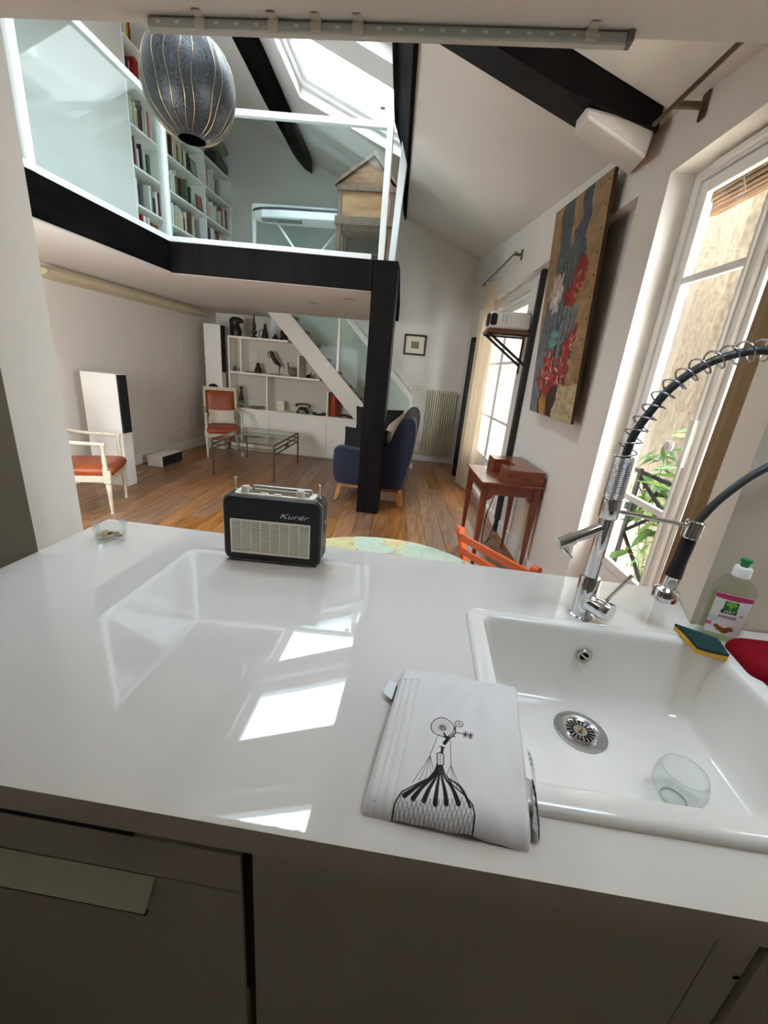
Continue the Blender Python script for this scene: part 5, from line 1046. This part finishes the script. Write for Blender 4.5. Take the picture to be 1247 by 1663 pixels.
t2 = thing('rotary_telephone', (-2.03,6.84,T1), 'black rotary telephone on the cupboard top', 'telephone', FG)
m = MB(); m.loops([rrect(-2.13+d,-1.93-d,6.76+d*.6,6.93-d*.6,.03,T1+z,4) for d,z in ((0,0),(0,.02),(.02,.06),(.045,.095),(.05,.10))], True, True); m.build('telephone_body', BLACKP, t2, smooth='auto')
MB().tube(spline([(-2.15,6.85,T1+.11),(-2.12,6.85,T1+.14),(-2.03,6.85,T1+.15),(-1.94,6.85,T1+.14),(-1.91,6.85,T1+.11)],5),[.024]*4+[.014]*13+[.024]*4,10).build('handset', BLACKP, t2, smooth=True)
MB().lathe([(.042,0),(.042,.006),(.03,.008),(.02,.006),(0,.006)], (-2.04,6.778,T1+.055), 20, RX(PI/2-.5)).build('dial', mat('dial_silver', (.4,.4,.38), .3, .6), t2, smooth='auto')
m = MB(); m.lathe([(.10,0),(.12,.012),(.125,.03),(.115,.03),(.10,.014),(0,.012)], (-1.755,6.85,T1), 18); orn('green_dish', m, mat('dark_green_ceramic', lin(40,52,44), .3), 'dark green dish on the cupboard top', 'dish')
m = MB(); m.lathe([(.0,0),(.04,.0),(.05,.02),(.03,.04),(0,.05)], (-1.75,6.85,T1+.014), 12); orn('white_shell', m, mat('shell_white', lin(220,216,206), .5), 'pale shell lying in the dark green dish', 'shell')
m = MB(); m.lathe([(.062,0),(.065,.005),(.065,.33),(.06,.335),(0,.335)], (-1.51,6.86,T1), 20); orn('red_canister', m, mat('orange_red_canister', lin(170,62,36), .5), 'tall orange red canister under the stair', 'canister')
m = MB(); m.tube(spline([(-1.40,6.82,T1+.02),(-1.32,6.84,T1+.04),(-1.25,6.82,T1+.025),(-1.18,6.83,T1+.02)],4),[.016]*13,8); orn('dark_object', m, BZ, 'small dark object at the stair foot end of the cupboard top', 'ornament')

# ================================================================= STAIR
t = thing('staircase', (-1.5,7.0,0), 'white staircase with glass balustrade rising to the loft', 'staircase')
def st(x): return 2.24-(x+2.635)*1.025      # lower edge of string
YS = 6.70
for y in (YS, 7.40):
    m = MB(); m.extr([(-2.75,y,st(-2.75)),(-.49,y,st(-.49)),(-.45,y,0),(-.11,y,0),(-.11,y,.06),(-2.40,y,2.36),(-2.75,y,2.36)], (0,.036,0)); m.build('string', mat('white_stair_paint', lin(232,226,216), .4), t, bevel=.003)
for k in range(1,12):
    z = .2*k; x = -2.635+(2.24-z)/1.025+.235
    m = MB(); m.box(x-.185,x+.065,6.737,7.40,z-.04,z); m.build('tread', wood('tread_oak', lin(120,96,66), lin(168,140,100), (20,4,20), .4), t, bevel=.003)
for x, z0, z1 in ((-1.45,1.42,2.20),(-.245,.35,1.09)): MB().box(x-.022,x+.022,YS-.004,YS+.034,z0,z1).build('baluster_post', TRIMW, t, bevel=.003)
m = MB(); m.bar((-.235,YS+.017,1.075),(-1.42,YS+.017,2.26),.036,.045); m.build('handrail', TRIMW, t, bevel=.003)
m = MB(); m.extr([(-2.32,YS+.016,2.30),(-1.475,YS+.016,1.45),(-1.475,YS+.016,2.30)], (0,.008,0)); m.build('balustrade_glass', STAIRG, t)
m = MB(); m.extr([(-1.425,YS+.016,1.42),(-.27,YS+.016,.27),(-.27,YS+.016,1.08),(-1.425,YS+.016,2.23)], (0,.008,0)); m.build('balustrade_glass', STAIRG, t)
m = MB(); m.bar((-.235,7.36,1.075),(-1.42,7.36,2.26),.03,.035); m.build('wall_rail', TRIMW, t, bevel=.003)
# recessed spots
for k, (px, py) in enumerate(((510,492),(566,486),(459.5,497.5),(377,500.7))):
    p = atz(px,py,2.178); t = thing('ceiling_spot', p, ['second recessed spot from the post under the loft','recessed spot nearest the dark post under the loft','third recessed spot from the post under the loft','recessed spot above the shelf corner under the loft'][k], 'light', 'recessed spots under the loft')
    MB().lathe([(.030,-.001),(.045,-.001),(.046,-.006),(.030,-.004)], p, 22).build('ring', STEEL, t, smooth='auto'); MB().lathe([(0,-.0015),(.030,-.0015)], p, 18).build('lamp', mat('spot_dark', (.05,.045,.04), .4), t)

# ================================================================= LOFT
t = thing('loft_balustrade', (-1.6,4.2,2.435), 'white framed glass balustrade around the loft edge', 'balustrade')
ZT, ZB = 3.445, 2.437; c0 = Vector((-2.52,4.13,0))
def fr(nm, a, b, w_, h_): MB().bar(a, b, w_, h_).build(nm, TRIMW, t, bevel=.003)
fr('bottom_rail', (-2.52,1.25,ZB+.022), (-2.52,4.13,ZB+.022), .045,.045); fr('top_rail', (-2.52,1.25,ZT-.02), (-2.52,4.13,ZT-.02), .045,.045)
fr('bottom_rail', (-2.52,4.13,ZB+.022), (-.655,4.255,ZB+.022), .045,.045); fr('top_rail', (-2.52,4.13,ZT-.02), (-.55,4.26,ZT-.02), .045,.045)
for p in ((-2.52,1.28),(-2.52,2.735),(-2.52,4.13),(-.565,4.26)): MB().box(p[0]-.028,p[0]+.028,p[1]-.028,p[1]+.028,ZB,ZT).build('post', TRIMW, t, bevel=.004)
fr('bottom_rail', (-.50,5.02,ZB+.022), (-.62,6.0,ZB+.022), .04,.045); MB().hexa([(-.585,4.97,ZB),(-.52,4.97,ZB),(-.52,5.03,ZB),(-.585,5.03,ZB),(-.535,4.97,3.76),(-.462,4.97,3.70),(-.462,5.03,3.70),(-.535,5.03,3.76)]).build('post', TRIMW, t, bevel=.004); MB().box(-.64,-.60,5.97,6.01,ZB,3.3).build('post', TRIMW, t, bevel=.004); fr('top_rail', (-.52,5.03,3.28), (-.62,5.99,3.28), .04,.04)
for a, b in (((-2.52,1.31),(-2.52,2.71)),((-2.52,2.765),(-2.52,4.10)),((-2.49,4.132),(-.595,4.258)),((-.53,5.06),(-.62,5.96))):
    m = MB(); zt = ZT-.045 if a[0] < -1 else 3.26; m.bar((*a,(ZB+.044+zt)/2),(*b,(ZB+.044+zt)/2),.010,zt-ZB-.044); m.build('glass_panel', BALG, t)
t = thing('stairwell_balustrade', (-2.1,6.64,2.42), 'white framed glass panel at the top of the stairs', 'balustrade')
for a, b in (((-2.735,6.63,2.42),(-2.735,6.63,3.545)),((-.9,6.63,2.42),(-.9,6.63,3.545)),((-2.735,6.63,3.525),(-.9,6.63,3.525)),((-2.735,6.63,2.45),(-.9,6.63,2.45))): MB().bar(a,b,.05,.045).build('frame_bar', TRIMW, t, bevel=.003)
MB().box(-2.71,-.925,6.626,6.634,2.47,3.50).build('glass_panel', BALG, t)
# bookcase
t = thing('loft_bookcase', (-3.62,6.25,2.42), 'white bookcase covering the left wall of the loft', 'bookcase')
BX0, BX1 = -3.785, -3.452; DIV = [5.095,5.665,6.635,7.435]; ROWS = [2.44,2.65,3.01,3.372,3.738,4.10,4.46]
tops = [4.80,4.80,4.115]
for i, y in enumerate(DIV): MB().box(BX0,BX1,y-.012,y+.012,2.42,[4.80,4.80,4.80,4.115][i]).build('upright', SHELFW, t)
for i in range(3):
    for z in ROWS[1:]+([4.81] if i < 2 else []):
        if z <= tops[i]+.02: MB().box(BX0+.01,BX1,DIV[i]+.012,DIV[i+1]-.012,z-.022,z).build('shelf', SHELFW, t)
    MB().box(BX0,BX0+.01,DIV[i]+.012,DIV[i+1]-.012,2.42,tops[i]).build('back_panel', SHELFW, t)
PAL = {'white':lin(226,222,212),'cream':lin(214,200,168),'red':lin(150,40,36),'dark red':lin(92,26,26),'green':lin(80,112,70),'olive':lin(120,118,60),'blue':lin(66,92,120),'navy':lin(38,42,66),'yellow':lin(214,190,52),'pink':lin(206,110,120),'brown':lin(106,72,48),'black':lin(34,32,34),'grey':lin(140,140,138),'mauve':lin(160,136,150)}
BM = {k: mat('book_'+k.replace(' ','_'), v, .55) for k, v in PAL.items()}; PAGE = mat('book_pages', lin(222,212,188), .8)
BAY = ['left','middle','right']; ORD = ['first','second','third','fourth','fifth','sixth','seventh','eighth','ninth','tenth','eleventh','twelfth','thirteenth','fourteenth','fifteenth','sixteenth','seventeenth','eighteenth','nineteenth','twentieth']
RN = {2.65:'lowest visible',3.01:'second',3.372:'third',3.738:'fourth',4.10:'fifth',4.46:'top'}
wt = ['white']*5+['cream']*4+['red']*2+['dark red','green','olive','blue','navy','yellow','pink','brown','brown','black','black','grey','grey','mauve','white']
for i in range(3):
    for z in ROWS[1:]:
        if z > tops[i]-.2: continue
        y = DIV[i]+.016; end = DIV[i+1]-.014; k = 0; lim = end-random.choice([.0,.08,.2,.25])
        clear = (ROWS+[4.83])[ROWS.index(z)+1]-z-.03
        while k < 20:
            th = random.choice([.018,.022,.026,.03,.036,.045]); hh_ = min(random.uniform(.17,.285), clear); dp = random.uniform(.15,.24)
            gap = random.choice([0,0,0,0,0,.05])
            if y+th+gap > lim: break
            y += gap; col = random.choice(wt); x1 = BX1-random.uniform(.015,.06)
            b = thing('book', ((x1-dp/2),y+th/2,z), '%s book, %s from left, %s shelf, %s bay of loft bookcase' % (col, ORD[k], RN[z], BAY[i]), 'book', 'books on the loft bookcase')
            MB().box(x1-dp+.004,x1-.003,y+.0025,y+th-.003,z+.003,z+hh_-.004).build('pages', PAGE, b)
            m = MB(); m.box(x1-dp,x1,y+.0005,y+.0025,z,z+hh_); m.box(x1-dp,x1,y+th-.003,y+th-.001,z,z+hh_); m.box(x1-.003,x1,y+.0025,y+th-.003,z,z+hh_); m.build('cover', BM[col], b)
            y += th; k += 1
# things standing in front of / on top of the bookcase
t = thing('photo_frame', (-3.5,6.30,3.738), 'black framed photograph leaning on the fourth loft shelf', 'picture'); m = MB(); m.obox((-3.478,6.38,3.83), (.012,.16,.18), RY(-.15)); m.build('frame_side', BLACKP, t); m = MB(); m.obox((-3.4705,6.38,3.831), (.004,.13,.15), RY(-.15)); m.build('photo_print', mat('photo_grey', lin(150,150,150), .4), t)
t = thing('photo_frame', (-3.5,6.48,3.372), 'brown framed photograph on the third loft shelf', 'picture'); m = MB(); m.obox((-3.478,6.50,3.47), (.012,.15,.17), RY(-.12)); m.build('frame_side', BM['brown'], t); m = MB(); m.obox((-3.4705,6.50,3.471), (.004,.12,.14), RY(-.12)); m.build('photo_print', mat('photo_sepia', lin(140,92,66), .4), t)
m = MB(); m.extr([(-3.62,6.95,4.118),(-3.62,7.34,4.118),(-3.62,7.36,4.20),(-3.62,7.10,4.30),(-3.62,6.95,4.26)], (.18,0,0)); m.build('black_case', BLACKP, bevel=.01, label='black case lying on top of the right bookcase bay', cat='case')
pillow('rolled_bag', (-3.52,7.1,4.38), (.3,.5,.18), RZ(.2), mat('khaki_fabric', lin(132,128,96), .9), 'khaki bundle on the black case above the bookcase', 'bag')
for k, (y, w_) in enumerate(((5.85,.14),(6.15,.16))): pillow('straw_hat', (-3.60,y,4.54+.0), (.24,w_*1.6,.15), RZ(0), mat('straw', lin(176,140,92), .9), ['left','right'][k]+' straw bundle on the top shelf of the middle bay', 'basket')
# pendant lamp
pc = Vector((-1.63,3.0,2.995)); PR = .262
t = thing('pendant_lamp', (pc.x,pc.y,pc.z-PR), 'big dark mesh globe pendant with gold threads', 'lamp')
mm = bpy.data.materials.new('dark_speckled_mesh'); mm.use_nodes = True; nt = mm.node_tree; b = nt.nodes['Principled BSDF']; b.inputs['Roughness'].default_value = .45; b.inputs['Sheen Weight'].default_value = .3
tc = nt.nodes.new('ShaderNodeTexCoord'); nz = nt.nodes.new('ShaderNodeTexNoise'); nz.inputs['Scale'].default_value = 95; nz.inputs['Detail'].default_value = 3; rp_ = nt.nodes.new('ShaderNodeValToRGB')
rp_.color_ramp.elements[0].position = .46; rp_.color_ramp.elements[0].color = (.008,.010,.013,1); rp_.color_ramp.elements[1].position = .72; rp_.color_ramp.elements[1].color = (.05,.058,.066,1)
nt.links.new(tc.outputs['Object'], nz.inputs['Vector']); nt.links.new(nz.outputs[0], rp_.inputs[0]); nt.links.new(rp_.outputs[0], b.inputs['Base Color'])
nz2 = nt.nodes.new('ShaderNodeTexNoise'); nz2.inputs['Scale'].default_value = 150; nt.links.new(tc.outputs['Object'], nz2.inputs['Vector']); gt = nt.nodes.new('ShaderNodeMath'); gt.operation = 'LESS_THAN'; gt.inputs[1].default_value = .60
nt.links.new(nz2.outputs[0], gt.inputs[0]); nt.links.new(gt.outputs[0], b.inputs['Alpha'])
prof = []
for k in range(25):
    a = -PI/2+.33+(PI-.5)*k/24; prof.append((PR*math.cos(a), PR*1.04*math.sin(a)))
inn = [(max(r-.006,.01), z) for r, z in prof[::-1]]
m = MB(); m.lathe(prof+inn, pc, 44); m.build('shade', mm, t, smooth=True)
for k in range(20):
    a0 = 2*PI*k/20+random.uniform(-.1,.1); pts = [(pc.x+(r+.003)*math.cos(a0+.03*math.sin(i*.7+k)), pc.y+(r+.003)*math.sin(a0+.03*math.sin(i*.7+k)), pc.z+z) for i, (r, z) in enumerate(prof)]
    MB().tube(pts,.0016,5).build('gold_thread', mat('gold_thread', (.62,.44,.22), .3, .9), t, smooth=True)
MB().tube([(pc.x,pc.y,pc.z+PR*.95),(pc.x,pc.y,rzl(pc.x,pc.y))],.004,6).build('flex', BLACKP, t); MB().lathe([(.035,.10),(.05,.0),(.03,-.06),(0,-.07)], (pc.x,pc.y,pc.z), 16).build('bulb', mat('frosted_bulb', lin(150,140,120), .3), t, smooth=True)
# ironing board
t = thing('ironing_board', (-1.9,6.05,2.42), 'white ironing board with dark edge standing in the loft', 'ironing board')
top = [(-1.35,5.90),(-1.35,6.22),(-2.10,6.22),(-2.35,6.19),(-2.48,6.12),(-2.52,6.06),(-2.48,6.0),(-2.35,5.93),(-2.10,5.90)]
MB().prism(top, 3.195, 3.285).build('board', mat('ironing_cover_white', lin(226,226,224), .7), t, bevel=.012); m = MB(); m.prism([(x*1.0+(-1.9-x)*-.006,y+(y-6.06)*.03) for x,y in top], 3.285, 3.305); m.build('edge', mat('slate_edge', lin(52,58,64), .6), t)
for a, b in (((-2.20,6.0,3.19),(-1.56,6.0,2.43)),((-1.40,6.12,3.15),(-2.05,6.12,2.43))): MB().tube([a,b],.016,10).build('leg', TRIMW, t, smooth=True)
MB().box(-2.36,-1.85,5.95,6.0,3.165,3.195).build('frame_bar', mat('grey_bar', lin(120,120,118), .4), t)
# wooden display cabinet with gabled top
t = thing('wooden_cabinet', (-.95,5.55,2.42), 'wooden house-shaped cabinet standing in the loft', 'cabinet'); WD = wood('old_pine', lin(108,72,46), lin(152,106,70), (5,30,30), .5); WDV = wood('old_pine_post', lin(84,62,46), lin(122,96,72), (30,30,6), .6); WL = wood('pale_pine_panel', lin(138,94,58), lin(182,132,86), (4,14,14), .5)
x0, x1, y0, y1 = -1.255, -.61, 5.38, 5.78
for x in (x0,x1-.05):
    for y in (y0,y1-.05): MB().box(x,x+.05,y,y+.05,2.42,3.40).build('corner_post', WDV, t, bevel=.003)
MB().box(x0-.02,x1+.02,y0-.02,y1+.02,3.02,3.10).build('waist_rail', WDV, t, bevel=.004)
MB().box(x0+.05,x1-.05,y0+.012,y0+.03,3.10,3.345).build('front_panel', WL, t); MB().box(x0+.015,x0+.03,y0+.05,y1-.05,3.10,3.345).build('side_panel', WL, t); MB().box(x1-.03,x1-.015,y0+.05,y1-.05,3.10,3.345).build('side_panel', WL, t); MB().box(x0+.03,x1-.03,y1-.04,y1-.02,3.10,3.345).build('back_panel', WL, t)
MB().box(x0-.01,x1+.01,y0-.01,y1+.01,3.345,3.40).build('cornice', WDV, t, bevel=.003); MB().box(x0+.03,x1-.03,y0+.03,y1-.03,2.98,3.02).build('drawer_bottom', WDV, t)
xm = -.86; GZ = 3.685
for ya in (y0,y1-.03): m = MB(); m.extr([(x0+.02,ya,3.40),(x1-.02,ya,3.40),(xm,ya,GZ-.03)], (0,.03,0)); m.build('gable', WD, t)
for xa, s in ((x0-.03,1),(x1+.03,-1)): m = MB(); m.hexa([(xa,y0-.03,3.385),(xa+s*.0,y1+.03,3.385),(xm,y1+.03,GZ-.02),(xm,y0-.03,GZ-.02),(xa,y0-.03,3.42),(xa,y1+.03,3.42),(xm,y1+.03,GZ+.02),(xm,y0-.03,GZ+.02)]); m.build('roof_board', WDV, t)
MB().box(x0+.05,x1-.05,y1-.03,y1-.01,2.5,2.98).build('lower_panel', mat('grey_brown_board', lin(96,84,74), .7), t)
MB().tube([(-1.62,6.8,rzl(-1.62,6.8)),(-1.60,6.8,3.6),(-1.60,6.8,3.05)],.003,5).build('hanging_flex', mat('white_cable', (1,1,1)), label='thin white flex hanging from the loft ceiling', cat='cable')
MB().lathe([(.02,.22),(.10,.18),(.16,.10),(.18,0),(.176,0),(.155,.10),(.098,.175)], (-1.60,6.8,2.83), 24).build('paper_shade', mat('grey_shade', lin(150,156,150), .7), smooth=True, label='grey domed lamp shade behind the ironing board', cat='lamp')
